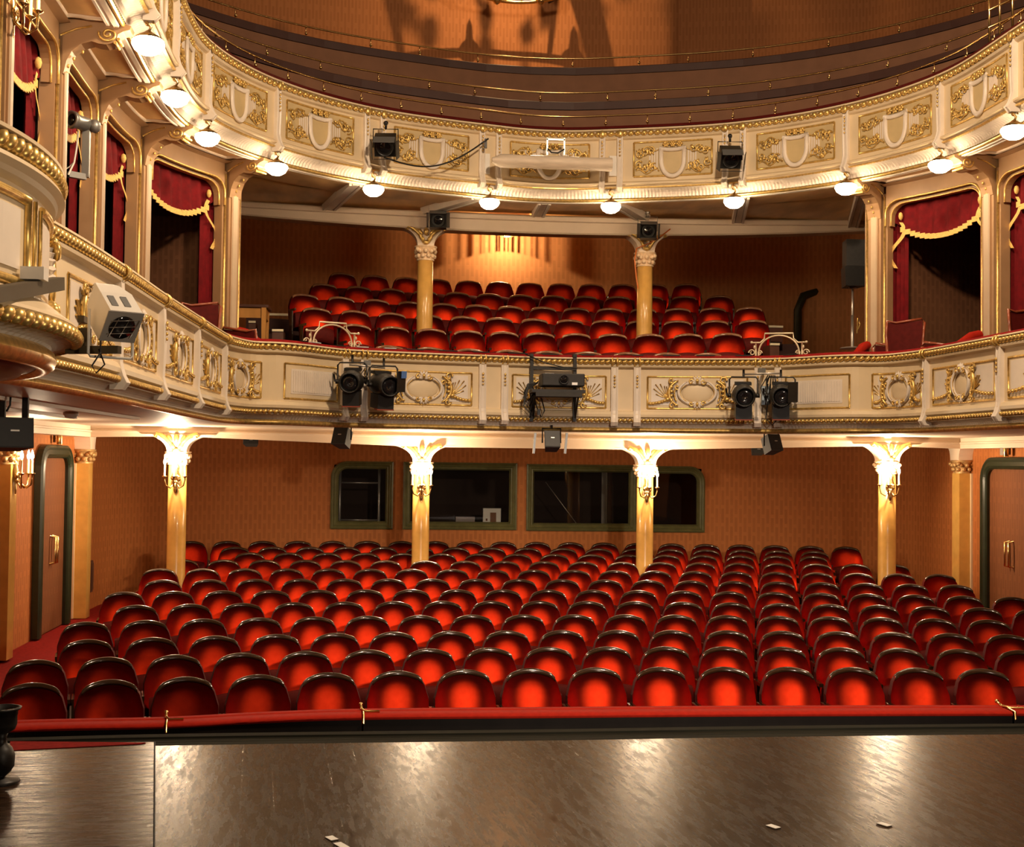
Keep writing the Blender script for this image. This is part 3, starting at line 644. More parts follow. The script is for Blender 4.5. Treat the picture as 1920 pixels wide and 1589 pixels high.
# ================================================================== BOX ARCADE (posts, arches, curtains)
PO = -.66
pu = [gu[2], gu[3], gu[4], gu[5], G.near(3.98, 8.6)]
def post(u, s, label):
    x, y, _ = G.map(s*u, PO, 0); t = thing('box_pilaster', label, 'pilaster', (x, y, 2.8), 0, 'pilasters between the boxes')
    def mp(a, o, z): return G.map(s*u+a, PO+o, z)
    b = B(); w = .11
    for ww, o0, o1 in ((.13, -.12, .0), (.075, -.02, .04), (.045, 0, .055)):
        P = [(-ww, o0), (-ww, o1), (ww, o1), (ww, o0)]
        b.grid([[mp(a, o, z) for a, o in P] for z in (2.75, 4.9)], False, True, False)
    b.build('shaft', TAN, t, True)
    b = B(); b.grid([[mp(a, o, z) for a, o in ((-.04, .05), (-.03, .068), (.03, .068), (.04, .05))] for z in (2.9, 4.62)], smooth=False); b.build('white_fillet', FILLET, t, True)
    for a in (-.10, .10):
        b = B(); b.tube([mp(a, .012, 2.95), mp(a, .012, 4.86)], .014, 6); b.build('gilt_edge', GOLD, t, True)
    b = B(); P = [(-.10, 2.75)]
    b.box(mp(0, .0, 2.9), (.25, .2, .22), Matrix.Rotation(math.atan2(*[G.at(s*u)[1][k] for k in (1, 0)]), 3, 'Z')); b.build('plinth', mat_plinth, t, True)
    # console reaching from the post to the balcony edge
    prof = [(-.05, 5.04), (.50, 5.02), (.56, 5.0), (.55, 4.97), (.50, 4.955), (.46, 4.93), (.45, 4.89), (.42, 4.86), (.37, 4.845), (.31, 4.85), (.26, 4.865), (.18, 4.84), (.11, 4.78), (.07, 4.70), (.05, 4.6), (-.05, 4.6)]
    b = B(); b.prism(prof, lambda o, z, w_: mp(w_, o, z), -.075, .075); cn = b.build('console', TAN, t, True)
    b = B()
    for sd in (-1, 1):
        pts = []
        for k in range(26):
            q = k/25; r = .075*(1-.85*q); a = PI*.9+sd*0+2*PI*1.6*q; pts.append(mp(sd*.078, .385+r*math.cos(a), 4.925+r*.8*math.sin(a)))
        b.tube(pts, .011, 5); b.tube([mp(sd*.078, .02, 4.90), mp(sd*.078, .14, 4.955), mp(sd*.078, .26, 4.985)], .009, 5)
    b.tube([mp(a, .465, 4.89) for a in (-.08, 0, .08)], .014, 6); b.tube([mp(a, .44, 4.862) for a in (-.08, 0, .08)], .014, 6)
    b.build('gilt_scroll', GOLD, cn, True)
    b = B()
    for k in range(9): b.ball(mp(0, .057+(.12*((k-5)/3.)**2 if k > 5 else 0), 4.32+.06*k), (.012, .012, .018), 6, 4)
    b.build('gilt_drop', GOLD, t, True)
mat_plinth = mat('plinth_brown', (.30, .12, .05), .6)
names = ['nearest the dress seats', 'second from the dress seats', 'third from the dress seats', 'fourth from the dress seats, beside the camera arm', 'nearest the stage, carrying a candle bracket']
for k, u in enumerate(pu): post(u, -1, 'cream and gilt pilaster of the left-hand boxes, '+['beside the raked balcony seats', 'second from the raked balcony seats', 'third from the seats, before the camera bar', 'fourth from the seats, behind the beaded rim', 'nearest the stage with a candle bracket'][k])
for k, u in enumerate(pu[:2]): post(u, 1, 'cream and gilt pilaster of the right-hand boxes, '+['beside the black loudspeaker stack', 'between the two curtained boxes'][k])
def bay(u0, u1, s, label, clabel):
    """rounded opening frame, soffit panel and pelmet curtain between two posts"""
    a, c = sorted((s*u0, s*u1)); w = c-a
    def mp(u, o, z): return G.map(u, PO+o, z)
    x, y, _ = mp((a+c)/2, 0, 0)
    t = thing('box_arch', label, 'arch', (x, y, 4.8), 0, 'arched frames over the boxes')
    a1, c1 = a+.12, c-.12; r = .16; zt = 4.80
    def inner(g): 
        P = [(a1+g, 4.5)]
        P += [(a1+g+r-r*math.cos(q), zt-g-r+r*math.sin(q)) for q in [PI/2*k/6 for k in range(7)]]
        n = 8; P += [(a1+g+r+(c1-a1-2*g-2*r)*k/n, zt-g) for k in range(1, n)]
        P += [(c1-g-r+r*math.sin(q), zt-g-r+r*math.cos(q)) for q in [PI/2*k/6 for k in range(7)]]+[(c1-g, 4.5)]; return P
    out = [(p[0], 5.07) if p[1] > 4.5 else (p[0], 4.5) for p in inner(0)]
    b = B(); I = inner(0); rows = [[mp(p, .02, q) for p, q in out], [mp(p, .02, q) for p, q in I], [mp(p, -.03, q) for p, q in I], [mp(p, -.03, q) for p, q in inner(.04)], [mp(p, -.10, q) for p, q in inner(.04)]]
    b.grid(rows, smooth=False); b.build('frame', TAN, t, True)
    b = B(); b.tube([mp(p, .022, q) for p, q in inner(-.005)], .012, 6); b.tube([mp(p, -.025, q) for p, q in inner(.035)], .010, 6); b.build('gilt_bead', GOLD, t, True)
    b = B(); rows = []
    z0 = 5.045
    for (i0, i1) in ((0, 1),):
        P = [(a+.16, .08), (c-.16, .08), (c-.16, .40), (a+.16, .40)]
        for (p, q), (p2, q2) in zip(P, P[1:]+P[:1]):
            n = 6; b.tube([mp(p+(p2-p)*k/n, q+(q2-q)*k/n, z0-.02*(1 if q+(q2-q)*k/n > .2 else .4)) for k in range(n+1)], .022, 6)
    b.build('soffit_moulding', BEAMW, t, True)
    b = B(); b.grid([[mp(a+.1+(w-.2)*k/6, o, zz) for o, zz in ((.02, 4.985), (.1, 5.0))] for k in range(7)], smooth=False); b.build('header_band', TAN, t, True)
    # curtain
    ct = thing('box_curtain', clabel, 'curtain', mp((a+c)/2, -.16, 3.9), 0, 'red pelmet curtains of the boxes')
    n = 40; rows = []; x0, x1 = a+.10, c-.10
    def zb(q): return 4.60-.27*(1-abs(2*q-1)**2.2) if s*1 < 9 else 0
    for k in range(n+1):
        q = k/n; f = .026*math.sin(q*48+.8*math.sin(q*9)); rows.append([mp(x0+(x1-x0)*q, -.15+f*.4, 4.84), mp(x0+(x1-x0)*q, -.14+f, (4.84+zb(q))/2), mp(x0+(x1-x0)*q, -.13+f*1.3, zb(q))])
    b = B(); b.grid(rows); b.build('swag', CURTAIN, ct, True)
    b = B()
    for sd in (0, 1):
        rows = []
        for k in range(13):
            q = k/12*.15; u = x0+(x1-x0)*(q if sd == 0 else 1-q); f = .03*math.sin(k*2.1); rows.append([mp(u, -.17+f, 4.84), mp(u, -.17+f, 3.9), mp(u, -.17+f*1.2, 2.75)])
        b.grid(rows)
    b.build('side_drape', CURTAIN, ct, True)
    b = B()
    m = 17
    for k in range(m):
        q0, q1 = .1+.8*k/m, .1+.8*(k+1)/m; zz = zb((q0+q1)/2); h = .07
        P = [(x0+(x1-x0)*q0, zz-h*.7), (x0+(x1-x0)*q1, zz-h*.7), (x0+(x1-x0)*q1, zz+.012), (x0+(x1-x0)*q0, zz+.012)]
        b.prism(P, lambda u, z, w_: mp(u, w_, z), -.11, -.10)
    for sd in (0, 1):
        L_ = []
        for k in range(13):
            q = k/12; u = x0+(x1-x0)*((.105 if sd == 0 else .895)+(.05*math.sin(q*7)-.08*q)*(1 if sd == 0 else -1)); L_.append((u, 4.55-.55*q))
        b.grid([[mp(u-.022, -.105, z), mp(u+.022, -.105, z-.01)] for u, z in L_], smooth=False)
        b.ball(mp(L_[0][0], -.1, 4.62), (.03, .03, .05), 6, 4)
    b.build('gold_fringe', FRINGE, ct, True)
for k in range(4): bay(pu[k], pu[k+1], -1, 'rounded cream and gilt opening of the left-hand box %s' % ['beside the balcony seats', 'second from the balcony seats', 'behind the small camera', 'above the bowed beaded box front'][k],
    'red curtain swag with gold fringe in the left-hand box %s' % ['beside the balcony seats', 'second from the balcony seats', 'behind the small camera', 'above the bowed beaded box front'][k])
for k in range(2): bay(pu[k], pu[k+1], 1, 'rounded cream and gilt opening of the right-hand box %s' % ['beside the black loudspeaker', 'cut off by the picture edge'][k],
    'red curtain swag with gold fringe in the right-hand box %s' % ['beside the black loudspeaker', 'cut off by the picture edge'][k])
# partitions between boxes
for k, u in enumerate(pu):
    for s in (-1, 1):
        a = G.map(s*u, PO-.12, 0); e = (s*WX, a[1]+(.55 if k == 0 else .2)); b = B()
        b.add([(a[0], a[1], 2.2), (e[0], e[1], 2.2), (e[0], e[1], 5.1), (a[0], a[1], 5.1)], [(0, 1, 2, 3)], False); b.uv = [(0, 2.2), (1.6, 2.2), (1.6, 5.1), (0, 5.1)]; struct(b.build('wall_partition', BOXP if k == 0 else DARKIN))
b = B(); D.sweep(b, [(-.34, 2.2), (-2.6, 2.2)], E0, E1, .3); struct(b.build('floor_boxes', STALLF))

# ================================================================== COLUMNS
def capital(b, r, z0, h, sq=True):
    """leafy capital from z0 up to z0+h"""
    b.lathe([(r*1.02, z0), (r*1.15, z0+.01), (r*1.02, z0+.02), (r*1.0, z0+.025), (r*1.05, z0+h*.5), (r*1.25, z0+h*.85), (r*1.3, z0+h*.9)], 20)
    for ring, (zz, rr, n) in enumerate(((z0+h*.30, r*1.08, 10), (z0+h*.62, r*1.2, 10))):
        for k in range(n):
            a = 2*PI*(k+.5*ring)/n; b.ball((rr*math.cos(a), rr*math.sin(a), zz), (r*.30, r*.30, h*.17), 6, 5)
    for k in range(4):
        a = PI/4+PI/2*k; b.ball((r*1.45*math.cos(a), r*1.45*math.sin(a), z0+h*.72), (r*.30, r*.30, h*.16), 7, 5)
    b.lathe([(r*1.30, z0+h*.88), (r*1.42, z0+h*.90), (r*1.42, z0+h), (r*1.2, z0+h)], 20)
def column(name, label, grp, x, y, zb, zcap, hcap, zbeam, r, shaftm, rotz=0, flare=.34, cord=False):
    t = thing(name, label, 'column', (x, y, zb), rotz, grp)
    b = B(); b.lathe([(r*1.35, 0), (r*1.35, .08), (r*1.15, .1), (r*1.15, .16), (r, .2), (r*1.0, (zcap-hcap-zb)*.6), (r*.96, zcap-hcap-zb)], 28); b.build('shaft', shaftm, t)
    b = B(); capital(b, r, zcap-hcap-zb, hcap); b.build('capital', CAPM, t)
    H = zbeam+.02-(zcap-zb)-zb; z0 = zcap-zb; d = r*1.05
    P = [(-r*1.02, z0)]+[(-r*1.02-flare*(1-math.cos(q)), z0+H*math.sin(q)) for q in [PI/2*k/10 for k in range(1, 11)]]
    P = P+[(-p, q) for p, q in P[::-1]]
    b = B(); b.prism(P, lambda p, q, w: (p, w, q), -d, d, False); sp = b.build('spandrel', BEAMW, t)
    b = B()
    zt = z0+H
    for s in (-1, 1):
        b.tube([(s*.03, -d-.01, zt-.20), (s*.08, -d-.03, zt-.10), (s*.17, -d-.025, zt-.015), (s*.25, -d-.03, zt+.015), (s*.27, -d-.02, zt-.02), (s*.24, -d-.02, zt-.03)], [.02, .028, .026, .024, .02, .015], 6)
        leafy = [(s*.05, zt-.11, .13, 1.0 if s > 0 else PI-1.0), (s*.10, zt-.05, .12, .35 if s > 0 else PI-.35), (s*.02, zt-.19, .11, .9 if s > 0 else PI-.9)]
        for u, zz, L_, an in leafy:
            b.ball((u+L_/2*math.cos(an), -d-.02, zz+L_/2*math.sin(an)), (L_/2, .025, .03), 7, 4, Matrix.Rotation(-an, 3, 'Y'))
    b.ball((0, -d-.03, zt-.05), (.035, .035, .06), 8, 5); b.ball((0, -d-.02, zt-.2), (.05, .03, .03), 8, 5)
    b.build('gilt_acanthus', GOLD, sp)
    return t
CAPG = mat('gilt_capital', (.55, .33, .13), .4, metal=.3, var=.2, vscale=30)
CAPM = mat('capital_paint', (.80, .58, .36), .45, var=.12, vscale=30)
SCOLS = [(-4.69, 16.35, 1.665, 1.86), (-1.56, 17.3, 1.565, 1.775), (1.57, 17.3, 1.565, 1.775), (4.69, 16.35, 1.65, 1.86)]
SCL = ['ochre column with lit candle bracket, leftmost of the four standing among the stalls seats', 'ochre column with lit candle bracket beside the control window holding white papers', 'ochre column with lit candle bracket between the two right-hand control windows', 'ochre column with lit candle bracket, rightmost of the four among the stalls seats']
for (x, y, zc, zb), lab in zip(SCOLS, SCL): column('stalls_column', lab, 'columns of the stalls', x, y, fz(y), zc, .17, zb, .118, OCHRE)
for x, lab in ((-1.54, 'ochre column rising through the left part of the balcony seats'), (1.58, 'ochre column with an orange cable rising through the right part of the balcony seats')):
    column('circle_column', lab, 'columns of the balcony', x, 17.5, 2.4, 4.58, .20, 4.80, .112, OCHRE, 0, .26)
b = B(); b.tube([(1.43, 17.36, 4.62), (1.40, 17.34, 4.45), (1.43, 17.36, 4.2), (1.46, 17.37, 4.05)], .010, 6); b.tube([(1.43, 17.36, 4.62), (1.58, 17.33, 4.68), (1.75, 17.32, 4.78), (1.9, 17.3, 4.9)], .008, 6)
tag(b.build('orange_cable', mat('orange_cable', (.75, .20, .04), .5)), 'thin orange cable hanging beside the right balcony column', 'cable')
def pilaster(label, x, y, zb, s, side_gold=False):
    t = thing('side_pilaster', label, 'pilaster', (x, y, zb), 0, 'pilasters on the side walls of the stalls')
    H = 1.68-zb
    b = B(); b.box((0, 0, (H-.18)/2), (.20, .22, H-.18)); b.build('shaft', OCHRE, t)
    b = B(); b.box((s*.085, -.02, (H-.18)/2), (.06, .25, H-.18)); b.build('cream_edge', CREAM, t)
    b = B(); capital(b, .115, H-.18, .18); b.build('capital', CAPG, t)
    b = B(); P = [(-.13, 0)]+[(-.13-.10*(1-math.cos(q)), .18*math.sin(q)) for q in [PI/2*k/6 for k in range(1, 7)]]; P += [(-p, q) for p, q in P[::-1]]
    b.prism(P, lambda p, q, w: (w, p, q+H), -.12, .12); b.build('spandrel', BEAMW, t)
pilaster('flat ochre and cream pilaster to the right of the left side door', -5.97, 16.8, -.5, -1)
pilaster('flat ochre and cream pilaster to the left of the right side door', 5.97, 16.8, -.5, 1)
pilaster('flat ochre pilaster with candle bracket left of the left side door', -5.97, 13.4, -.5, -1)

# candle brackets --------------------------------------------------------
def sconce_proto():
    t = thing('candle_bracket', 'x', 'wall light', (0, 0, 0), 0, 'lit candle brackets')
    b = B(); b.lathe([(.001, -.27), (.015, -.25), (.03, -.2), (.02, -.16), (.045, -.08), (.05, -.02), (.03, .03), (.04, .07), (.015, .12), (.001, .14)], 10, Matrix.Translation((0, -.01, 0)) @ Matrix.Diagonal((1, .5, 1, 1)))
    for a in range(8): b.ball((.04*math.cos(a), -.03, -.08+.04*math.sin(a*2.2)), (.025, .018, .03), 6, 4)
    b.build('backplate', BRASS, t)
    for dx, dy in ((-.125, -.10), (0, -.17), (.125, -.10)):
        b = B(); b.tube([(dx*.1, -.03, -.13), (dx*.45, dy*.6-.02, -.19), (dx*.85, dy*.95, -.16), (dx, dy, -.09), (dx, dy, -.05)], [.010, .011, .010, .009, .008], 6)
        b.lathe([(.012, -.06), (.034, -.045), (.036, -.04), (.012, -.035)], 10, Matrix.Translation((dx, dy, 0)))
        arm = b.build('arm', BRASS, t)
        b = B(); b.lathe([(.012, -.04), (.012, .09), (.010, .10)], 8, Matrix.Translation((dx, dy, 0))); b.build('candle', CANDLE, arm)
        b = B(); b.lathe([(.006, .10), (.017, .125), (.018, .145), (.010, .175), (.001, .205)], 8, Matrix.Translation((dx, dy, 0))); b.build('bulb', BULB, arm)
    return t
SCP = []
for (x, y, zc, zb) in SCOLS: SCP.append(((x, y-.118, zc-.27), 0))
SCP.append(((-5.86, 13.4, 1.45), PI/2))
gx, gy, _ = G.map(-pu[4], PO+.05, 0); SCP.append(((gx, gy, 4.62), PI/2+.1))
SCLAB = ['three-armed candle bracket on the leftmost free-standing stalls column', 'three-armed candle bracket glaring on the column beside the papers window', 'three-armed candle bracket glaring on the column between the right-hand windows', 'three-armed candle bracket on the rightmost stalls column, turned aside', 'candle bracket below the large black loudspeaker at the left wall', 'candle bracket at the top left corner above the bowed box']
def point(name, loc, power, col, rad=.03):
    l = bpy.data.lights.new(name, 'POINT'); l.energy = power; l.color = col; l.shadow_soft_size = rad
    o = bpy.data.objects.new(name, l); COL.objects.link(o); o.location = loc; return o
WARM = (1., .70, .40); WARM2 = (1., .76, .50)
sp0 = sconce_proto()
for i, ((loc, rz), lab) in enumerate(zip(SCP, SCLAB)):
    if i == 3: rz = -.55
    if i == 0: sp0.location = loc; sp0['label'] = lab; q = sp0
    else: q = dup(sp0, loc, rz, lab)
    d = Matrix.Rotation(rz, 3, 'Z') @ V((0, -.22, .17)); point('candle_light', V(loc)+d, (108 if i < 4 else 26) if i < 5 else 20, WARM2, .05)

# ================================================================== SEATS
def seat_proto(name, rimm, tilt=.20):
    t = thing(name, 'x', 'seat', (0, 0, 0))
    HW = .238
    def ztop(x): return .835-1.15*x*x-.125*max(0, (abs(x)-.16)/.078)**2.4
    def front(x, q):            # bowl-shaped padded back
        z = .40+(ztop(x)-.40)*q; h = z-.645; r = x*x+(h if h > 0 else .6*h)**2; return tilt*h+.05-.75*r-25*r*r
    b = B(); nx, nq = 16, 9; rows = []
    for j in range(nq+1):
        q = j/nq; row = []
        for i in range(nx+1): x = HW*(2*i/nx-1); z = .40+(ztop(x)-.40)*q; row.append((x, front(x, q), z))
        rows.append(row)
    b.grid(rows)
    b.build('backrest', SEATV, t)
    b = B(); rows = []
    for j in range(5):
        q = j/4; row = []
        for i in range(nx+1): x = (HW+.008)*(2*i/nx-1); z = .30+(ztop(x*.97)+.004-.30)*q; row.append((x, front(x*.97, q)+.05, z))
        rows.append(row)
    top = [(HW*(2*i/nx-1), front(HW*(2*i/nx-1), 1), ztop(HW*(2*i/nx-1))) for i in range(nx+1)]
    rows.append(top); b.grid(rows)
    for s in (0, -1):
        edge = [r[s] for r in rows[:5]]; fr = [(( -HW if s == 0 else HW), front(HW, j/4), .40+(ztop(HW)-.40)*j/4) for j in range(5)]; b.grid([edge, fr])
    b.build('shell', SEATD, t)
    b = B(); pts = []; 
    for i in range(15):
        x = .192*(2*i/14-1); pts.append((x, front(x, 1)+.022, ztop(x)+.006))
    rows = []
    for p in pts:
        rows.append([(p[0], p[1]+a, p[2]+c) for a, c in ((-.030, -.028), (-.032, -.012), (-.022, .004), (-.004, .010), (.022, .004), (.026, -.02))])
    b.grid(rows, False, True); b.add(rows[0], [tuple(range(6))]); b.add(rows[-1], [tuple(range(6))[::-1]])
    b.build('top_rim', rimm, t)
    b = B(); rows = []
    for j in range(9):       # folded-up seat pan
        a = 2*PI*j/9; rows.append([( .20*(2*i/8-1), -.155+.055*math.cos(a)-.05*(1-abs(2*i/8-1)**2)*.6, .46+.115*math.sin(a)-.03*abs(2*i/8-1)**2) for i in range(9)])
    b.grid(rows, True, False); b.add([r[0] for r in rows], [tuple(range(9))]); b.add([r[-1] for r in rows], [tuple(range(9))[::-1]])
    b.build('folded_seat', SEATD, t)
    for s in (-1, 1):
        b = B(); b.box((s*.247, -.20, .575), (.020, .24, .030)); b.box((s*.247, -.16, .28), (.018, .10, .56)); b.build('armrest', RIMW, t)
    return t
STALLS = [(-4.566, 0.525, 15, -0.045, 9.928, 0.012, -0.024), (-4.758, 0.516, 17, -0.009, 10.796, 0.007, -0.025), (-4.562, 0.5204, 17, 0.027, 11.591, 0.003, -0.025), (-4.783, 0.5151, 18, 0.064, 12.477, -0.009, -0.025), (-4.53, 0.517, 19, 0.1, 13.355, -0.03, -0.025), (-4.84, 0.5165, 20, 0.136, 14.182, -0.04, -0.020), (-4.602, 0.5217, 19, 0.172, 15.06, -0.04, -0.016), (-4.826, 0.5201, 20, 0.208, 15.964, -0.045, -0.008), (-4.694, 0.5325, 19, 0.245, 16.865, -0.035, -0.004), (-3.912, 0.5333, 16, 0.281, 17.72, -0.024, -0.004), (-4.183, 0.5297, 17, 0.317, 18.47, -0.031, -0.014), (-4.902, 0.5188, 20, 0.353, 19.235, -0.045, -0.019)]
CIRCLE = [(-2.036, 0.5215, 9, 3.053, 16.28, 0.03, -0.057), (-2.475, 0.4989, 11, 3.363, 16.98, 0.017, -0.085), (-3.042, 0.5179, 13, 3.673, 18.03, 0.04, -0.063), (-3.265, 0.5135, 14, 3.983, 19.12, 0.045, -0.066), (-3.044, 0.522, 13, 4.293, 20.08, 0.04, -0.063), (-2.798, 0.5191, 12, 4.603, 20.85, 0.04, -0.058)]
def plant_rows(proto, rows, fmt, grp):
    first = True
    for k, (x0, dx, n, z, a, bb, c) in enumerate(rows):
        for i in range(n):
            x = x0+dx*i; y = a+bb*x+c*x*x; rz = math.atan(bb+2*c*x)
            lab = fmt(k, i)
            loc = (x, y, z-.852)
            if first: proto.location = loc; proto.rotation_euler = (0, 0, rz); proto['label'] = lab; proto['group'] = grp(k); first = False
            else: dup(proto, loc, rz, lab, None, grp(k))
plant_rows(seat_proto('theatre_seat', RIMW), STALLS, lambda k, i: 'red velvet stalls seat, %s the stage, %s from that row\'s left end' % ('front row nearest' if k == 0 else 'last row farthest from' if k == 11 else ordn(k)+' row from', ordn(i)), lambda k: 'stalls seats, %s row' % ordn(k))
plant_rows(seat_proto('theatre_seat', DRESSRIM, .03), CIRCLE, lambda k, i: 'red velvet balcony seat, %s behind the balcony rail, %s from that row\'s left end' % (ordn(k)+' row', ordn(i)), lambda k: 'balcony seats, %s row' % ordn(k))
# stepped floor under the balcony seats
b = B(); st = []
for k, (x0, dx, n, z, a, bb, c) in enumerate(CIRCLE):
    pass
prev = 2.2
rows = []
for x in [-4.2+8.4*i/16 for i in range(17)]:
    r = [(x, 15.4-.06*x*x, 2.2)]; zp = 2.2
    for k, (x0, dx, n, z, a, bb, c) in enumerate(CIRCLE):
        y = a-.42-.06*x*x; r += [(x, y, zp), (x, y, z-.853)]; zp = z-.853
    r.append((x, 21.75, zp)); rows.append(r)
b.grid(rows, smooth=False)
struct(b.build('floor_circle', STALLF))

# ================================================================== DOORS
def door(n, s, y0, y1, zb, zt, X):
    def P(g, r):
        a, c = y0+g, y1-g; f = zt-g; r = max(.05, r-g)
        return [(a, zb)]+[(a+r-r*math.cos(q), f-r+r*math.sin(q)) for q in [PI/2*k/8 for k in range(9)]]+[(c-r+r*math.sin(q), f-r+r*math.cos(q)) for q in [PI/2*k/8 for k in range(9)]]+[(c, zb)]
    b = B(); b.grid([[(X-s*o, y, z) for y, z in P(g, .3)] for g, o in ((0, 0), (0, .07), (.03, .09), (.06, .08), (.11, .09), (.14, .07), (.155, .05), (.155, -.03))], smooth=False)
    fr = struct(b.build('door_%d' % n, DGREEN))
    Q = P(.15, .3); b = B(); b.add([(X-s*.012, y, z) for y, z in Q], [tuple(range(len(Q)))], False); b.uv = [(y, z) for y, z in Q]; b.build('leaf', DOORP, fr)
    for dy in (-.05, .05):
        yy = (y0+y1)/2+dy; b = B(); b.tube([(X-s*.012, yy, .30), (X-s*.075, yy, .31), (X-s*.075, yy, .62), (X-s*.012, yy, .63)], .014, 6); b.build('door_handle', BRASS, fr)
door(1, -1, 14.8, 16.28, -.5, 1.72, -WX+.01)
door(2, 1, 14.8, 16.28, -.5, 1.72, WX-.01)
def exit_lamp(s, label):
    t = thing('door_lamp', label, 'lamp', (s*(WX-.05), 15.55, 1.80), 0, 'small brass lamps over the side doors')
    b = B(); b.lathe([(.03, -.07), (.035, -.06), (.035, .06), (.03, .07)], 12, Matrix.Translation((-s*.04, 0, 0))); b.build('tube', BRASS, t)
    b = B(); b.box((-s*.01, .13, 0), (.03, .12, .10)); b.build('sign_box', SILVER, t)
exit_lamp(-1, 'small brass lamp above the left side door'); exit_lamp(1, 'small brass lamp above the right side door')
# door frame at the back of the balcony
b = B(); b.tube([(5.22, DY-.05, 2.3), (5.22, DY-.05, 4.35), (5.32, DY-.05, 4.6), (5.55, DY-.05, 4.68), (6.0, DY-.05, 4.68)], .075, 8); struct(b.build('door_3', DGREEN))

# ================================================================== STAGE EDGE BARRIER
ZB = -.12
_e = lambda x, y: (at_z(x, y-4, ZB).x, at_z(x, y-4, ZB).y)
BC = Curve(catmull([_e(-60, 1376), _e(40, 1368), _e(310, 1362), _e(500, 1352), _e(680, 1346), _e(1000, 1343), _e(1400, 1340), _e(1900, 1339), _e(2150, 1341)], 8))
uB = [BC.near(*_e(-40, 1375)), BC.near(*_e(310, 1362)), BC.near(*_e(680, 1346)), BC.near(*_e(1893, 1339)), BC.near(*_e(2140, 1341))]
BL = ['short red-topped black stage barrier at the left corner, behind the floor lamp', 'red-topped black stage barrier between the two left brass clasps', 'long central red-topped black barrier along the stage edge', 'red-topped stage barrier cut off at the right picture edge']
for k in range(4):
    a, c = uB[k]+.006, uB[k+1]-.006; m = BC.map((a+c)/2, 0, 0)
    t = thing('stage_barrier', BL[k], 'barrier', m, 0, 'stage edge barriers')
    b = B(); BC.sweep(b, [(.0, -1.5), (.0, ZB-.025), (-.24, ZB-.025), (-.24, -1.3)], a, c, .1); b.build('panel', BOARD, t, True)
    b = B(); BC.sweep(b, [(.004, ZB-.03), (.012, ZB-.014), (-.01, ZB-.003), (-.13, ZB), (-.145, ZB-.012), (-.16, ZB), (-.24, ZB-.002), (-.255, ZB-.05)], a, c, .1, True); b.build('velvet_top', VELVET, t, True)
    if k:
        b = B(); p = lambda du, o, z: BC.map(a+du, o, z)
        b.tube([p(-.012, -.25, ZB+.02), p(-.008, -.18, ZB+.006), p(.02, -.10, ZB+.005), p(.11, -.095, ZB+.005)], .010, 6); b.tube([p(0, -.09, ZB+.005), p(0, .018, ZB), p(0, .022, ZB-.05)], .008, 6); b.ball(p(-.012, -.25, ZB+.025), .015, 8, 6)
        b.build('brass_clasp', BRASS, t, True)
w = [at_z(19, 1391, .006), at_z(273, 1393.5, .006), at_z(262, 1396, .006), at_z(19, 1408, .006)]
b = B(); b.add([(p.x, p.y, .008) for p in w]+[(p.x, p.y, 0) for p in w], [(0, 1, 2, 3), (0, 4, 5, 1), (1, 5, 6, 2), (2, 6, 7, 3), (3, 7, 4, 0)], False)
tag(b.build('carpet_strip', CARPET), 'tapering strip of red carpet at the foot of the left barrier', 'carpet')
# black floor lamp at the left edge
p = at_z(2, 1470, 0); t = thing('floor_lamp', 'black stage floor lamp half cut off at the left picture edge', 'lamp', (p.x-.005, p.y, 0)); t.scale = (.85, .85, .92)
b = B(); b.lathe([(.10, 0), (.11, .01), (.10, .025), (.03, .035), (.02, .05)], 20); b.build('base', BLACK, t)
b = B(); b.lathe([(.03, .04), (.055, .06), (.075, .09), (.078, .15), (.06, .19), (.035, .21), (.03, .24), (.04, .27)], 20); b.build('stem', BLACK, t)
b = B(); b.lathe([(.04, .265), (.075, .285), (.085, .31), (.085, .385), (.105, .39), (.108, .40), (.09, .402), (.088, .36)], 20); b.build('lamp_head', BLACK, t)
for q, lab in (((1450, 1552), 'small white tape mark on the stage, left one of the right pair'), ((1658, 1548), 'small white tape mark on the stage at the far right'), ((622, 1574), 'small white tape mark on the stage left of the middle'), ((641, 1588), 'white tape mark at the bottom picture edge')):
    p = at_z(*q, 0); b = B(); b.box((p.x, p.y, .003), (.035, .06 if q[1] < 1580 else .09, .004), Matrix.Rotation(.5, 3, 'Z')); tag(b.build('tape_mark', TAPE), lab, 'tape', 'white tape marks on the stage')

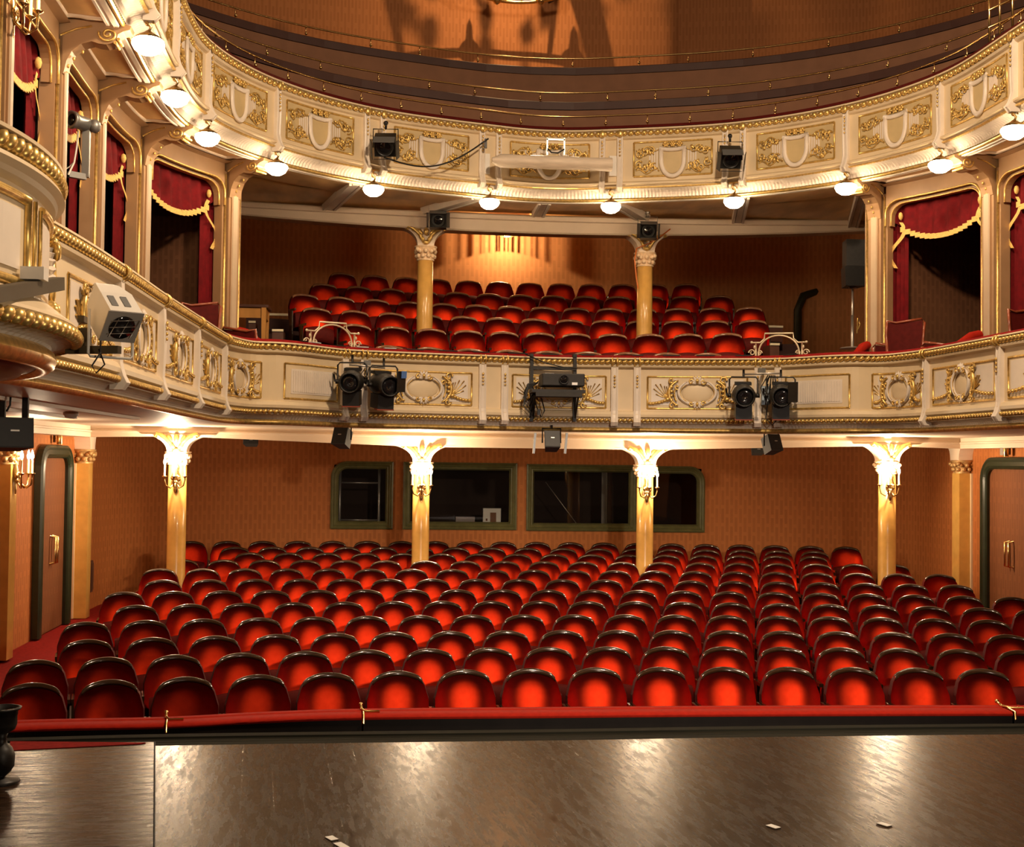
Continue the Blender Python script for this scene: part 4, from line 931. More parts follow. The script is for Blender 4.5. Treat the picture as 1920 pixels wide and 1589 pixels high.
# ================================================================== EQUIPMENT
def profile_lamp(label, pos, rotz, pitch, gel=False, gate=True):
    t = thing('profile_spotlight', label, 'spotlight', pos, rotz, 'black spotlights on the balcony front')
    M = Matrix.Rotation(pitch, 4, 'X')
    def rotl(b):
        b.v = [tuple((M @ V(p))) for p in b.v]; return b
    b = B(); R = Matrix.Rotation(PI/2, 4, 'X')
    b.lathe([(.06, -.22), (.10, -.20), (.115, -.05), (.115, .10), (.10, .14), (.10, .24), (.085, .24), (.085, .20)], 18, R); 
    for k in range(5): b.box((0, .02+.04*k, .115), (.16, .012, .03))
    b.box((0, .02, -.16), (.16, .26, .14)); rotl(b).build('housing', BLACK, t); t.scale = (1.15, 1.15, 1.15)
    b = B(); b.lathe([(.001, .205), (.06, .212), (.086, .20)], 18, R); rotl(b).build('lens', LENS, t)
    b = B(); b.tube([(-.14, 0, 0), (-.14, 0, .16), (-.12, 0, .185), (.12, 0, .185), (.14, 0, .16), (.14, 0, 0)], .009, 6); b.tube([(0, 0, .185), (0, 0, .26)], .012, 6); b.tube([(-.12, 0, .0), (-.16, 0, 0)], .022, 8); b.tube([(.12, 0, 0), (.16, 0, 0)], .022, 8); b.tube([(-.165, -.0, 0), (-.175, -.03, .07)], .01, 6); b.build('yoke', BLACK, t)
    b = B(); b.box((0, -.06, -.235), (.17, .10, .012)); rotl(b).build('drip_tray', RUST, t)
    if gel:
        b = B(); b.box((.10, -.25, .05), (.11, .01, .20), Matrix.Rotation(.5, 3, 'Z')); rotl(b).build('barn_door', BLACK, t)
        if gel == 2: b = B(); b.box((.12, -.262, .12), (.07, .004, .07), Matrix.Rotation(.5, 3, 'Z')); rotl(b).build('blue_gel', BLUE, t)
    return t
Yd = 14.1
for px, py, lab, rz, gel in ((660, 716, 'black profile spotlight on the balcony front, left one of the left pair', -.08, 0), (719, 722, 'black profile spotlight with blue filter beside the left cartouche', .30, 2), (1394, 742, 'black profile spotlight on the balcony front, left one of the right pair', -.22, 0), (1464, 742, 'black profile spotlight with side shutter next to the right ribbed grille', -.25, 1)):
    p = at_Y(px, py, Yd-.03*(px > 1300)); profile_lamp(lab, p, rz, .12, gel)
for (ax, ay), (bx, by), lab in (((655, 684), (722, 690), 'thin steel bar carrying the left pair of spotlights'), ((1394, 702), (1465, 700), 'thin steel bar carrying the right pair of spotlights')):
    p, q = at_Y(ax, ay, Yd), at_Y(bx, by, Yd); m = (p+q)/2
    t = thing('lamp_bar', lab, 'bar', m, 0, 'spotlight bars on the balcony front'); b = B(); b.tube([p, q], .012, 8); b.build('tube', SILVER, t, True)
    u = D.near(m.x, m.y); e = V(D.map(u, .04, m.z+.02)); b = B(); b.tube([m, m+V((0, .1, .03)), e], .016, 8); b.box(m+V((.0, .03, .03)), (.08, .05, .07)); b.build('clamp', STEEL, t, True)
# cables between right pair
p = at_Y(1440, 704, 14.15); b = B()
for k in range(5): b.tube([p+V((.02*k, 0, 0)), p+V((-.10+.05*k, -.04, -.15-.03*k)), p+V((-.03+.05*k, -.02, -.30-.03*k)), p+V((.03*k, 0, -.1))], .007, 5)
b.tube([p+V((0, 0, -.3)), p+V((-.03, -.02, -.5)), p+V((.05, -.02, -.58)), p+V((.12, 0, -.5)), p+V((.10, 0, -.3))], .007, 5)
tag(b.build('cable_bundle', BLACK), 'black cable bundle hanging between the right pair of spotlights', 'cable')
p = at_Y(668, 690, 14.15); b = B()
for k in range(3): b.tube([p+V((.10+.02*k, 0, 0)), p+V((.05+.04*k, -.04, -.08)), p+V((.12+.02*k, -.02, -.16)), p+V((.02, 0, -.05))], .006, 5)
tag(b.build('cable_bundle', BLACK), 'short black cable loops beside the left pair of spotlights', 'cable')
p = at_Y(1435, 742, 14.3); b = B(); b.box(p, (.09, .03, .22)); tag(b.build('filter_sheet', mat('pale_blue_sheet', (.55, .68, .80), .5)), 'pale blue sheet hanging between the right pair of spotlights', 'filter')

def fresnel(label, pos, rotz, pitch, size=.13, grp='small flood lamps with shutters'):
    t = thing('flood_lamp', label, 'spotlight', pos, rotz, grp); M = Matrix.Rotation(pitch, 4, 'X')
    def rl(b): b.v = [tuple(M @ V(p)) for p in b.v]; return b
    s = size; b = B(); b.box((0, .06, 0), (2*s*.85, .20, 1.5*s)); R = Matrix.Rotation(PI/2, 4, 'X'); b.lathe([(s*.7, .0), (s*.72, .06), (s*.62, .06), (s*.60, .03)], 16, R); rl(b).build('housing', BLACK, t)
    b = B(); b.lathe([(.001, .05), (s*.4, .045), (s*.62, .03)], 16, R); rl(b).build('lens', LENS, t)
    for nm, c, sz, ro in (('shutter', (0, -.10, s*.82), (1.7*s, .10, .006), Matrix.Rotation(.35, 3, 'X')), ('shutter', (0, -.10, -s*.82), (1.7*s, .10, .006), Matrix.Rotation(-.35, 3, 'X')), ('shutter', (-s*1.05, -.10, 0), (.006, .10, 1.5*s), Matrix.Rotation(.3, 3, 'Z')), ('shutter', (s*1.05, -.10, 0), (.006, .10, 1.5*s), Matrix.Rotation(-.3, 3, 'Z'))):
        b = B(); b.box(c, sz, ro); rl(b).build(nm, STEEL if c[2] > 0 else BLACK, t)
    b = B(); b.tube([(-s, .05, 0), (-s, .05, s*1.5), (s, .05, s*1.5), (s, .05, 0)], .008, 6); b.tube([(0, .05, s*1.5), (0, .06, s*2)], .015, 6); b.ball((0, .06, s*2), .03, 6, 5); b.build('yoke', BLACK if 'upper' in label else SILVER, t)
    return t
for px, py, Y, lab in ((722, 275, 15.05, 'black flood lamp with shutters on the upper balcony front, left one'), (1370, 298, 15.05, 'black flood lamp with shutters on the upper balcony front, right one')):
    fresnel(lab, at_Y(px, py, Y), -.1, .6, .15)
for px, py, Y, lab in ((822, 413, 17.1, 'flood lamp with pale yoke above the left balcony column'), (1215, 433, 17.1, 'flood lamp with pale yoke above the right balcony column')):
    fresnel(lab, at_Y(px, py, Y), -.1, .2, .135, 'flood lamps over the balcony columns')
p0, p1 = at_Y(915, 262, 15.7), at_Y(720, 297, 15.1); b = B(); b.tube([p0.lerp(p1, k/14)+V((0, -.05, -.22*math.sin(PI*k/14)-.0)) for k in range(15)], .010, 6); b.box(p0+V((-.03, -.04, -.06)), (.03, .03, .12)); tag(b.build('power_cable', BLACK), 'black power cable sagging across a shield panel of the upper balcony', 'cable')
# rolled screen
t = thing('rolled_screen', 'long pale rolled projection screen hung before the middle upper panel', 'screen', at_Y(1035, 305, 15.55))
a, c = at_Y(922, 301, 15.55), at_Y(1147, 309, 15.55); M = Matrix.Rotation(math.atan2((c-a).y, (c-a).x), 3, 'Z'); b = B(); n = 14; rows = []
for k in range(n+1):
    q = a.lerp(c, k/n); h = .085*(min(1, .35+k/1.5)); rows.append([(q.x, q.y+.09*math.cos(f), q.z+h*math.sin(f)*(1+.05*math.sin(k))) for f in [2*PI*j/10+.3 for j in range(10)]])
b.grid(rows, False, True); b.add(rows[0], [tuple(range(10))]); b.add(rows[-1], [tuple(range(10))]); b.build('roll', SCREENW, t, True)
b = B(); 
for px in (1026, 1058): q = at_Y(px, 275, 15.75); b.box(q, (.02, .02, .22))
q = at_Y(1042, 262, 15.75); b.box(q, (.24, .02, .02)); b.build('hanger', SILVER, t, True)
b = B(); q = at_Y(1040, 296, 15.62); b.box(q+V((0, 0, .0)), (.62, .05, .035)); b.build('top_bar', SILVER, t, True)
b = B(); b.tube([at_Y(1027, 279, 15.7), at_Y(1034, 286, 15.68), at_Y(1046, 287, 15.68), at_Y(1058, 280, 15.7)], .01, 6); b.build('cord', BLACK, t, True)
# switch boxes beside double brackets
for px, py, lab in ((911, 308, 'narrow white electrical box left of the rolled screen'), (1149, 312, 'narrow white electrical box right of the rolled screen')):
    q = at_Y(px, py, 15.86); b = B(); b.box(q, (.10, .05, .26)); tag(b.build('junction_box', WPLAST), lab, 'box', 'electrical boxes on the upper balcony')
# projector on a frame
Yp = 14.55; t = thing('projector_stand', 'black steel frame with shelf hooked over the middle of the lower balcony', 'frame', at_Y(1040, 790, Yp+.15))
b = B()
for px in (996.5, 1077.5):
    a, c = at_Y(px, 664, Yp+.27), at_Y(px, 791, Yp+.27); b.box((a+c)/2, (.04, .04, (a-c).length)); b.box(V((a.x, a.y+.12, a.z-.02)), (.04, .30, .04))
a, c = at_Y(1000, 691, Yp+.26), at_Y(1079, 691, Yp+.26); b.box((a+c)/2, ((c-a).length, .03, .04)); b.build('upright', BLACKB, t, True)
q = at_Y(1044, 735, Yp); b = B(); b.box(q, (.62, .36, .035)); b.box(q+V((0, -.19, -.045)), (.54, .02, .06), Matrix.Rotation(-.5, 3, 'X')); b.build('shelf', BLACKB, t, True)
b = B()
for px in (1000, 1082): b.tube([at_Y(px+3, 740, Yp-.05), at_Y(px-4 if px > 1050 else px, 785, Yp+.27)], .012, 6)
b.build('brace', BLACK, t, True)
q = at_Y(1053, 714, Yp-.02); t = thing('projector', 'black video projector on the steel shelf before the middle panel', 'projector', q)
b = B(); b.box((0, 0, 0), (.50, .34, .145)); o = b.build('body', BLACKB, t); mod = o.modifiers.new('bevel', 'BEVEL'); mod.width = .012; mod.segments = 2
b = B(); R = Matrix.Rotation(PI/2, 4, 'X'); b.lathe([(.058, .16), (.058, .20), (.05, .205), (.045, .19)], 20, R @ Matrix.Translation((0, 0, 0))); o = b.build('lens_ring', BLACK, t)
b = B(); b.lathe([(.001, .20), (.03, .198), (.047, .188)], 20, R); b.build('lens', LENS, t)
b = B(); b.box((.13, -.172, -.045), (.065, .003, .03)); b.build('badge', SILVER, t)
b = B()
for k in range(5): b.box((-.20+.022*k, -.10, .076), (.012, .012, .008))
b.build('button', SILVER, t)
p = at_Y(990, 730, Yp+.1); b = B()
for k in range(4): b.tube([p+V((.12, .03, .08)), p+V((0, 0, .06-.02*k)), p+V((-.05, -.02, -.05-.05*k)), p+V((.0+.02*k, 0, -.14-.06*k)), p+V((.08, 0, -.03)), p+V((.05, .02, .04))], .009, 6)
b.tube([p+V((.06, 0, -.05)), p+V((.10, -.02, -.2)), p+V((.16, 0, -.33)), p+V((.20, 0, -.25)), p+V((.16, 0, -.1))], .008, 6); b.box(p+V((.13, -.01, -.27)), (.035, .03, .07))
b.tube([at_Y(985, 664, Yp+.2), at_Y(1020, 680, Yp+.2), at_Y(1060, 690, Yp+.2), at_Y(1082, 691, Yp+.2)], .007, 6)
tag(b.build('cable_bundle', BLACK), 'black cables looped at the left of the projector shelf', 'cable')
# small speakers under the balcony
SPK = mat('speaker_black', (.045, .040, .036), .6, var=.2, vscale=20)
def speaker(label, pos, rz, pitch, w, d, h, brk=True, grp=None, m=None):
    t = thing('loudspeaker', label, 'loudspeaker', pos, rz, grp); M = Matrix.Rotation(pitch, 4, 'X'); m = m or SPK
    b = B(); P = [(-w/2, -d/2), (w/2, -d/2), (w*.36, d/2), (-w*.36, d/2)]; b.prism(P, lambda x, y, z: M @ V((x, y, z)), -h/2, h/2); b.build('cabinet', m, t)
    b = B(); b.box((0, -d/2-.004, 0), (w*.92, .008, h*.92)); b.v = [tuple(M @ V(p)) for p in b.v]; b.build('grille', BLACK, t)
    b = B(); b.box((w*.02, -d/2-.010, h*.06), (w*.22, .004, h*.05)); b.v = [tuple(M @ V(p)) for p in b.v]; b.build('badge', SILVER, t)
    if brk:
        b = B(); b.tube([(-w/2-.015, 0, -.02), (-w/2-.015, 0, h/2+.05), (w/2+.015, 0, h/2+.05), (w/2+.015, 0, -.02)], .010, 6); b.tube([(0, 0, h/2+.05), (0, 0, h/2+.09)], .014, 6); b.build('bracket', BLACK, t)
    return t
for px, py, lab, rz in ((643, 822, 'small black loudspeaker under the balcony above the left window', -.5), (1034, 828, 'small black loudspeaker between two thin plates under the middle balcony', 0), (1446, 834, 'small black loudspeaker under the balcony at the right', .4)):
    speaker(lab, at_Y(px, py, 14.9), rz, -.35, .19, .17, .21, True, 'small loudspeakers under the balcony')
for px, py, lab in ((471, 829, 'tiny dark speaker on the wall right of the left column'), (1420, 846, 'tiny dark speaker behind the right small loudspeaker')):
    speaker(lab, at_Y(px, py, 17.6 if px > 900 else 17.), 0, -.3, .2, .12, .10, False, 'dark speakers under the rear ceiling')
for px, lab in ((1002, 'thin hanging plate left of the middle loudspeaker'), (1061, 'thin hanging plate right of the middle loudspeaker')):
    a, c = at_Y(px, 812, 14.9), at_Y(px, 851, 14.9); b = B(); b.box((a+c)/2, (.025, .05, (a-c).length), Matrix.Rotation(.08, 3, 'Y')); tag(b.build('hanging_plate', STEEL), lab, 'plate', 'hanging plates under the balcony')
# big speaker at the far left on two straps
p = at_Y(18, 815, 8.6); t = speaker('large black loudspeaker hung on two dark straps at the left edge', p, .5, -.1, .25, .24, .20, False); t.name = 'hung_loudspeaker'
b = B()
for px in (5, 48): a, c = at_Y(px, 720, 8.6), at_Y(px, 795, 8.6); b.box((a+c)/2, (.038, .03, (a-c).length+.06)); 
o = b.build('strap', BLACKB, None); o.parent = t; o.matrix_parent_inverse = (Matrix.Translation(p) @ Matrix.Rotation(.5, 4, 'Z')).inverted()
b = B(); b.tube([at_Y(14, 728, 8.55), at_Y(20, 742, 8.55), at_Y(19, 760, 8.55), at_Y(12, 772, 8.55)], .007, 6); o = b.build('cord', BLACK); o.parent = t; o.matrix_parent_inverse = (Matrix.Translation(p) @ Matrix.Rotation(.5, 4, 'Z')).inverted()
# white spotlight on an arm by the round box
p = at_Y(207, 583, 5.9); t = thing('white_spotlight', 'white boxy spotlight with caged lens beside the round box', 'spotlight', p, .62)
M = Matrix.Rotation(.68, 4, 'X')
b = B(); P = [(-.075, -.13), (.095, -.13), (.075, .10), (-.06, .10)]
b.grid([[M @ V((-.075*f, y, -.08*f)), M @ V((.095*f, y, -.08*f)), M @ V((.085*f, y, .085*f)), M @ V((-.065*f, y, .085*f))] for f, y in ((1, -.13), (1, .02), (.75, .12), (.6, .15))], False, True, False)
b.add([M @ V(q) for q in ((-.045, .15, -.048), (.057, .15, -.048), (.05, .15, .05), (-.04, .15, .05))], [(0, 1, 2, 3)], False); b.build('housing', WPLAST, t)
b = B(); b.box((.01, -.131, .002), (.168, .006, .163)); b.v = [tuple(M @ V(q)) for q in b.v]; fp = b.build('front_plate', mat('grey_plate', (.34, .31, .28), .5), t)
R = M @ Matrix.Rotation(PI/2, 4, 'X'); b = B(); b.lathe([(.001, .136), (.06, .139), (.062, .132)], 20, R @ Matrix.Translation((.01, 0, 0))); b.build('lens', LENS, t)
b = B()
for k in range(3): b.tube([M @ V((-.04+.05*k, -.142, -.05)), M @ V((-.02+.05*k, -.142, .05))], .002, 4); b.tube([M @ V((-.05, -.142, -.035+.035*k)), M @ V((.07, -.142, -.02+.035*k))], .002, 4)
b.build('cage', SILVER, t)
b = B(); b.box((-.03, -.05, .086), (.03, .08, .004)); b.box((.03, -.05, .086), (.03, .08, .004)); b.v = [tuple(M @ V(q)) for q in b.v]; b.build('vent', STEEL, t)
b = B(); b.tube([(-.10, 0, .0), (-.10, 0, -.20), (-.09, 0, -.215), (.10, 0, -.215), (.11, 0, -.20), (.11, 0, 0)], .007, 6); b.build('yoke', WPLAST, t)
b = B(); b.tube([(-.05, -.02, -.10), (-.06, -.04, -.2), (-.09, -.02, -.26), (-.06, -.0, -.29), (-.03, -.02, -.25), (-.06, -.02, -.18)], .004, 5); b.build('cord', BLACK, t)
a, c = at_Y(150, 658, 6.0), at_Y(200, 655, 5.85); b = B(); b.box((a+c)/2, ((a-c).length+.05, .035, .035), Matrix.Rotation(-.3, 3, 'Z')); b.box(a+V((.02, 0, .06)), (.05, .05, .09)); b.box(a+V((.0, .05, .15)), (.03, .1, .03))
tag(b.build('bracket_arm', mat('olive_steel', (.09, .07, .038), .5)), 'olive steel arm under the white spotlight', 'bracket')
a, c = at_Y(-30, 556, 4.45), at_Y(110, 532, 5.5); b = B(); d = c-a; b.box((a+c)/2, (d.length, .05, .055), Matrix.Rotation(math.atan2(d.y, d.x), 3, 'Z') @ Matrix.Rotation(-math.atan2(d.z, math.hypot(d.x, d.y)), 3, 'Y'))
tag(b.build('mounting_beam', mat('olive_beam', (.07, .052, .028), .6)), 'olive beam fixed across the lower part of the round box', 'beam')
q = a.lerp(c, .62)+V((0, 0, .055)); b = B(); b.box(q, (.09, .07, .05)); tag(b.build('junction_box', WPLAST), 'small white box on the olive beam before the round box', 'box')
# camera bar
Yc = 10.9; t = thing('camera_stand', 'grey steel arm with a round camera head in the third left-hand box', 'camera', at_Y(160, 330, Yc))
b = B(); a, c = at_Y(163, 245, Yc), at_Y(160, 333, Yc); b.box((a+c)/2, (.06, .05, (a-c).length)); a2 = at_Y(128, 326, Yc-.1); d = c-a2; b.box((a2+c)/2, (d.length, .05, .05), Matrix.Rotation(math.atan2(d.y, d.x), 3, 'Z')); b.build('arm', STEEL, t, True)
q = at_Y(153, 231, Yc-.05); b = B(); R = Matrix.Rotation(PI/2, 4, 'X') @ Matrix.Rotation(-.5, 4, 'Y'); Mt = Matrix.Translation(q)
b.lathe([(.05, -.12), (.06, -.1), (.06, .08), (.075, .10), (.075, .13), (.055, .135), (.05, .11)], 18, Mt @ R); b.ball(q+V((.10, .05, -.01)), (.05, .05, .06), 10, 6); b.build('head', STEEL, t, True)
b = B(); b.lathe([(.001, .12), (.05, .115)], 16, Mt @ R); b.build('lens', LENS, t, True)
b = B(); b.tube([at_Y(147, 245, Yc-.08), at_Y(144, 275, Yc-.08), at_Y(139, 305, Yc-.1), at_Y(128, 328, Yc-.12)], .008, 6); b.tube([at_Y(139, 303, Yc-.1), at_Y(130, 313, Yc-.1), at_Y(119, 320, Yc-.1)], .005, 5); b.build('cord', WPLAST, t, True)
# smoke detector
q = at_z(133, 774, 1.975); b = B(); b.lathe([(.001, -.055), (.05, -.05), (.055, -.03), (.065, -.025), (.065, .0)], 18, Matrix.Translation((q.x, q.y, 1.978))); tag(b.build('smoke_detector', WPLAST), 'round smoke detector on the pale ceiling at the left', 'smoke detector')
# ornamental little rail arches on the balcony rail
def rail_arch(label, pos, w, rz):
    t = thing('rail_arch', label, 'rail ornament', pos, rz, 'ornamental arches on the balcony rail'); m = PALEI
    b = B(); b.tube([(-.24, 0, 0)]+[(.235*-math.cos(q), 0, .05+.20*math.sin(q)) for q in [PI*k/16 for k in range(17)]]+[(.24, 0, 0)], .011, 6); b.build('arch', m, t)
    b = B(); b.tube([(-.32, 0, .165), (-.22, 0, .165), (-.17, 0, .21), (-.165, 0, .275), (.165, 0, .275), (.17, 0, .21), (.22, 0, .165), (.32, 0, .165)], .010, 6); b.ball((-.32, 0, .168), .018, 6, 5); b.ball((.32, 0, .168), .018, 6, 5); b.build('top_bar', m, t)
    for s in (-1, 1):
        b = B(); b.tube([(s*.27, 0, 0), (s*.27, 0, .165)], .012, 6); b.ball((s*.285, -.01, .11), (.014, .014, .025), 6, 5)
        b.tube([(s*(.315+.04*(1-.7*k/14)*math.cos(k*.55)), 0, .045+.04*(1-.7*k/14)*math.sin(k*.55)) for k in range(15)], .008, 5)
        b.tube([(s*(.225-.03*(1-.7*k/14)*math.cos(k*.55)), 0, .04+.035*(1-.7*k/14)*math.sin(k*.55)) for k in range(15)], .007, 5); b.build('scroll', m, t)
PALEI = mat('pale_gilt_iron', (.80, .70, .48), .4, metal=.3)
rail_arch('pale wrought-iron arch on the rail above the left spotlights', V((D.map(D.near(-2.55, 14.3), -.18, 2.885))), .5, .45)
rail_arch('pale wrought-iron arch on the rail above the right spotlights', V((D.map(D.near(2.50, 14.4), -.18, 2.885))), .5, -.35)
# hand programmes / name plates along the velvet rail
k = 0
for u, wd, mm in ((-3.25, .10, 0), (-3.05, .14, 1), (-2.65, .12, 0), (-2.38, .14, 1), (-2.05, .14, 1), (-1.75, .2, 0), (-1.35, .22, 0), (-.95, .2, 0), (-.5, .24, 0), (-.1, .2, 0), (.35, .16, 0), (.95, .13, 0), (1.35, .2, 0), (1.75, .22, 0), (2.2, .2, 0), (2.75, .18, 0)):
    m = D.map(u, -.03, 2.884); n = D.at(u)[1]; b = B(); b.box(m, (wd, .07, .010), Matrix.Rotation(math.atan2(n.x, -n.y), 3, 'Z'))
    side = 'left' if u < 0 else 'right'; k += 1
    tag(b.build('rail_plate', RPLATE[mm] if 'RPLATE' in globals() else (mat('pale_plate', (.60, .64, .68), .4) if mm else BLACK)), ('pale' if mm else 'dark')+' plate lying on the velvet rail, %s counting from the left corner' % ordn(k-1), 'plate', 'plates lying on the balcony rail')
# balcony side things : table, steps, skirting
p = at_Y(474, 628, 17.2); t = thing('wooden_table', 'orange pine table at the left side of the balcony seats', 'table', (p.x, p.y, 2.75))
tz = at_Y(470, 575, 17.2).z-2.75
b = B(); b.box((-.1, .15, tz), (.62, .5, .035)); b.build('top', DARKW, t)
b = B(); b.box((-.1, -.05, tz-.09), (.54, .03, .14)); b.box((.16, .15, tz-.09), (.03, .4, .14)); b.build('apron', PINEW, t)
for dx, dy in ((.15, -.06), (-.36, -.06), (.15, .36), (-.36, .36)):
    b = B(); b.grid([[(dx-r, dy-r, z), (dx+r, dy-r, z), (dx+r, dy+r, z), (dx-r, dy+r, z)] for r, z in ((.022, .0), (.032, tz-.02))], False, True, False); b.build('leg', PINEW, t)
b = B(); 
for k in range(5): b.box((-.25+.1*k, .0, tz+.03), (.05, .05, .02)); 
b.tube([(-.28, -.09, tz+.03), (-.27, -.1, tz-.1), (-.29, -.1, tz-.25)], .008, 5); b.tube([(-.05, -.09, tz+.03), (-.07, -.1, tz-.12), (-.12, -.1, tz-.28)], .008, 5); tag(b.build('desk_gear', BLACK), 'small dark devices with cables on the pine table', 'equipment')
def step(label, px, py, Y, w):
    p = at_Y(px, py, Y); t = thing('aisle_step', label, 'step', p, 0, 'side aisle steps of the balcony'); b = B(); b.box((0, .15, -.12), (w, .32, .22)); b.build('riser', DARKW, t); b = B(); b.box((0, -.01, 0), (w, .04, .03)); b.build('nosing', PALEI, t)
step('low wooden step with pale nosing right of the pine table', 521, 620, 17.0, .15); step('wooden step with pale nosing below the right iron arch', 1452, 646, 16.6, .13); step('upper step edge with pale nosing right of the balcony seats', 1454, 613, 18.4, .22); step('step with pale nosing left of the pine table leg', 473, 604, 18.5, .1)
a, c = at_Y(495, 588, 19.5), at_Y(540, 592, 19.5); b = B(); b.box((a+c)/2, ((c-a).length, .03, .035)); struct(b.build('baseboard_left', PALEI))
# loudspeaker stack on a pole at the right
p = at_Y(1598, 654, 15.6); t = thing('pole_speaker', 'tall black loudspeaker on a silver pole beside the right box pilaster', 'loudspeaker', (p.x, p.y, p.z))
zt = at_Y(1592, 540, 15.6).z-p.z; zm = at_Y(1592, 502, 15.6).z-p.z; zh = at_Y(1592, 452, 15.6).z-p.z
b = B(); b.tube([(0, 0, 0), (0, 0, zt*.55)], .020, 8); b.tube([(0, 0, zt*.5), (0, 0, zt)], .014, 8); b.tube([(-.05, 0, zt), (.05, 0, zt)], .014, 6); b.lathe([(.16, 0), (.15, .012), (.02, .03)], 14); b.build('pole', SILVER, t)
b = B(); b.prism([(-.16, -.15), (.16, -.15), (.10, .15), (-.10, .15)], lambda x, y, z: V((x*(1 if z > zt+.1 else .9), y, z)), zt+.01, zm); b.build('lower_cabinet', BLACK, t)
b = B(); b.prism([(-.13, -.13), (.13, -.13), (.09, .13), (-.09, .13)], lambda x, y, z: V((x, y, z)), zm+.005, zh); b.build('upper_cabinet', BLACKB, t)
b = B(); b.tube([(.06, -.03, zt*.3), (.09, -.03, zt*.4), (.06, -.03, zt*.5), (.05, -.03, zt*.25)], .008, 5); b.build('cord', GOLD, t)
# box chairs
def box_chair():
    t = thing('box_chair', 'x', 'chair', (0, 0, 0)); 
    b = B(); b.tube([(-.20, 0, .45), (-.215, .02, .75), (-.20, .05, .92), (-.10, .06, .90), (.05, .06, .925), (.19, .05, .95), (.225, .03, .90), (.20, .01, .70), (.19, 0, .45)], .016, 6); b.build('frame', mat_chair, t)
    b = B(); b.grid([[(-.19, .01, .45), (0, .03, .45), (.185, .01, .45)], [(-.205, .03, .72), (0, .055, .70), (.20, .02, .70)], [(-.19, .055, .90), (0, .065, .905), (.20, .04, .93)]]); b.build('backrest', SEATD, t)
    b = B(); b.box((0, -.22, .44), (.42, .42, .07)); b.build('seat', SEATD, t)
    for x, y in ((-.18, -.4), (.18, -.4), (-.18, -.03), (.18, -.03)): b = B(); b.tube([(x, y, 0), (x*.95, y, .42)], .018, 6); b.build('leg', mat_chair, t)
    return t
mat_chair = mat('mahogany', (.30, .07, .03), .25, var=.2, vscale=10, coat=.4)
ch = box_chair(); first = True
for px, py, Y, rz, lab in ((1698, 600, 14.0, -.2, 'mahogany chair with red back standing inside the right-hand curtained box'), (1672, 648, 14.35, 2.9, 'low mahogany chair back rising over the rail in the right-hand box'), (1768, 645, 13.6, 2.6, 'mahogany chair leaning at the rail by the right pilaster base'), (1925, 580, 12.4, .3, 'chair back at the right edge in the outer right-hand box'), (378, 568, 14.0, .4, 'dark chair back inside the left-hand box next to the seats'), (452, 618, 14.4, 2.8, 'small red chair back over the rail beside the left pilaster base')):
    p = at_Y(px, py, Y); loc = (p.x, p.y, p.z-.93)
    if first: ch.location = loc; ch.rotation_euler = (0, 0, rz); ch['label'] = lab; ch['group'] = 'chairs in the boxes'; first = False
    else: dup(ch, loc, rz, lab, None, 'chairs in the boxes')
# red velvet arm pads beside the box posts
for s, k, lab in ((1, 0, 'red velvet pad at the foot of the right pilaster by the loudspeaker'), (1, 1, 'red velvet pad sloping at the foot of the second right pilaster'), (-1, 0, 'red velvet pad at the foot of the left pilaster by the table')):
    u = s*pu[k]; b = B(); b.tube([G.map(u-s*.05, PO+.10, 3.06), G.map(u-s*.02, PO+.25, 3.02), G.map(u, PO+.42, 2.93), G.map(u, PO+.55, 2.88)], [.05, .06, .05, .04], 8); tag(b.build('velvet_pad', VELVET), lab, 'cushion', 'velvet pads between the boxes')
# control room contents
t = thing('equipment_rack', 'pale metal rack seen through the leftmost control window', 'rack', (-2.45, WY+.5, .2)); 
b = B(); 
for x in (-.35, .30): b.tube([(x, 0, 0), (x, 0, 1.5)], .025, 8)
b.build('post', SILVER, t); b = B()
for z in (.38, 1.0): b.tube([(-.35, 0, z), (.30, 0, z)], .015, 6)
b.build('rung', SILVER, t)
t = thing('mixing_desk', 'dark desk with pale console behind the papers window', 'desk', (-.75, WY+.7, -.2)); b = B(); b.box((0, 0, .72), (1.7, .5, .05)); b.build('top', BLACKB, t); b = B(); b.box((.05, -.05, .80), (.32, .25, .09)); b.build('console', mat('console_grey', (.28, .22, .2), .5), t)
for x in (-.75, .75): b = B(); b.box((x, 0, .35), (.05, .4, .7)); b.build('leg', BLACKB, t)
t = thing('paper_carton', 'white printed carton standing behind the papers window', 'carton', (-.27, WY+.35, .55)); b = B(); b.box((0, 0, .12), (.30, .12, .26)); b.build('carton', WPLAST, t)
b = B(); b.box((.02, -.063, .10), (.10, .004, .16)); 
for k in range(3): b.box((-.01+.03*k, -.066, .09), (.010, .004, .13))
b.box((-.09, -.063, .06), (.03, .004, .04)); b.build('print', BROWN, t)
b = B(); b.tube([(.62, WY+.25, 1.25), (1.15, WY+.2, .55)], .006, 5); tag(b.build('thin_rod', SILVER), 'thin pale rod slanting behind the wide third control window', 'rod')
b = B(); rows = [[(1.62+.03*math.sin(k)+.03*k, WY+.5+.03*math.cos(k*1.7), z) for k in range(7)] for z in (.3, 1.5)]; b.grid(rows); tag(b.build('pale_curtain', mat('grey_drape', (.30, .27, .24), .7)), 'grey drape behind the right part of the third control window', 'curtain')
# fire extinguisher shape by the left wall
b = B(); b.box((-5.99, 17.35, -.02), (.08, .13, .42)); b.box((-5.945, 17.35, -.02), (.012, .10, .36)); tag(b.build('wall_box', mat('dark_box', (.10, .035, .018), .6)), 'small dark box low on the wall right of the left side pilaster', 'box')
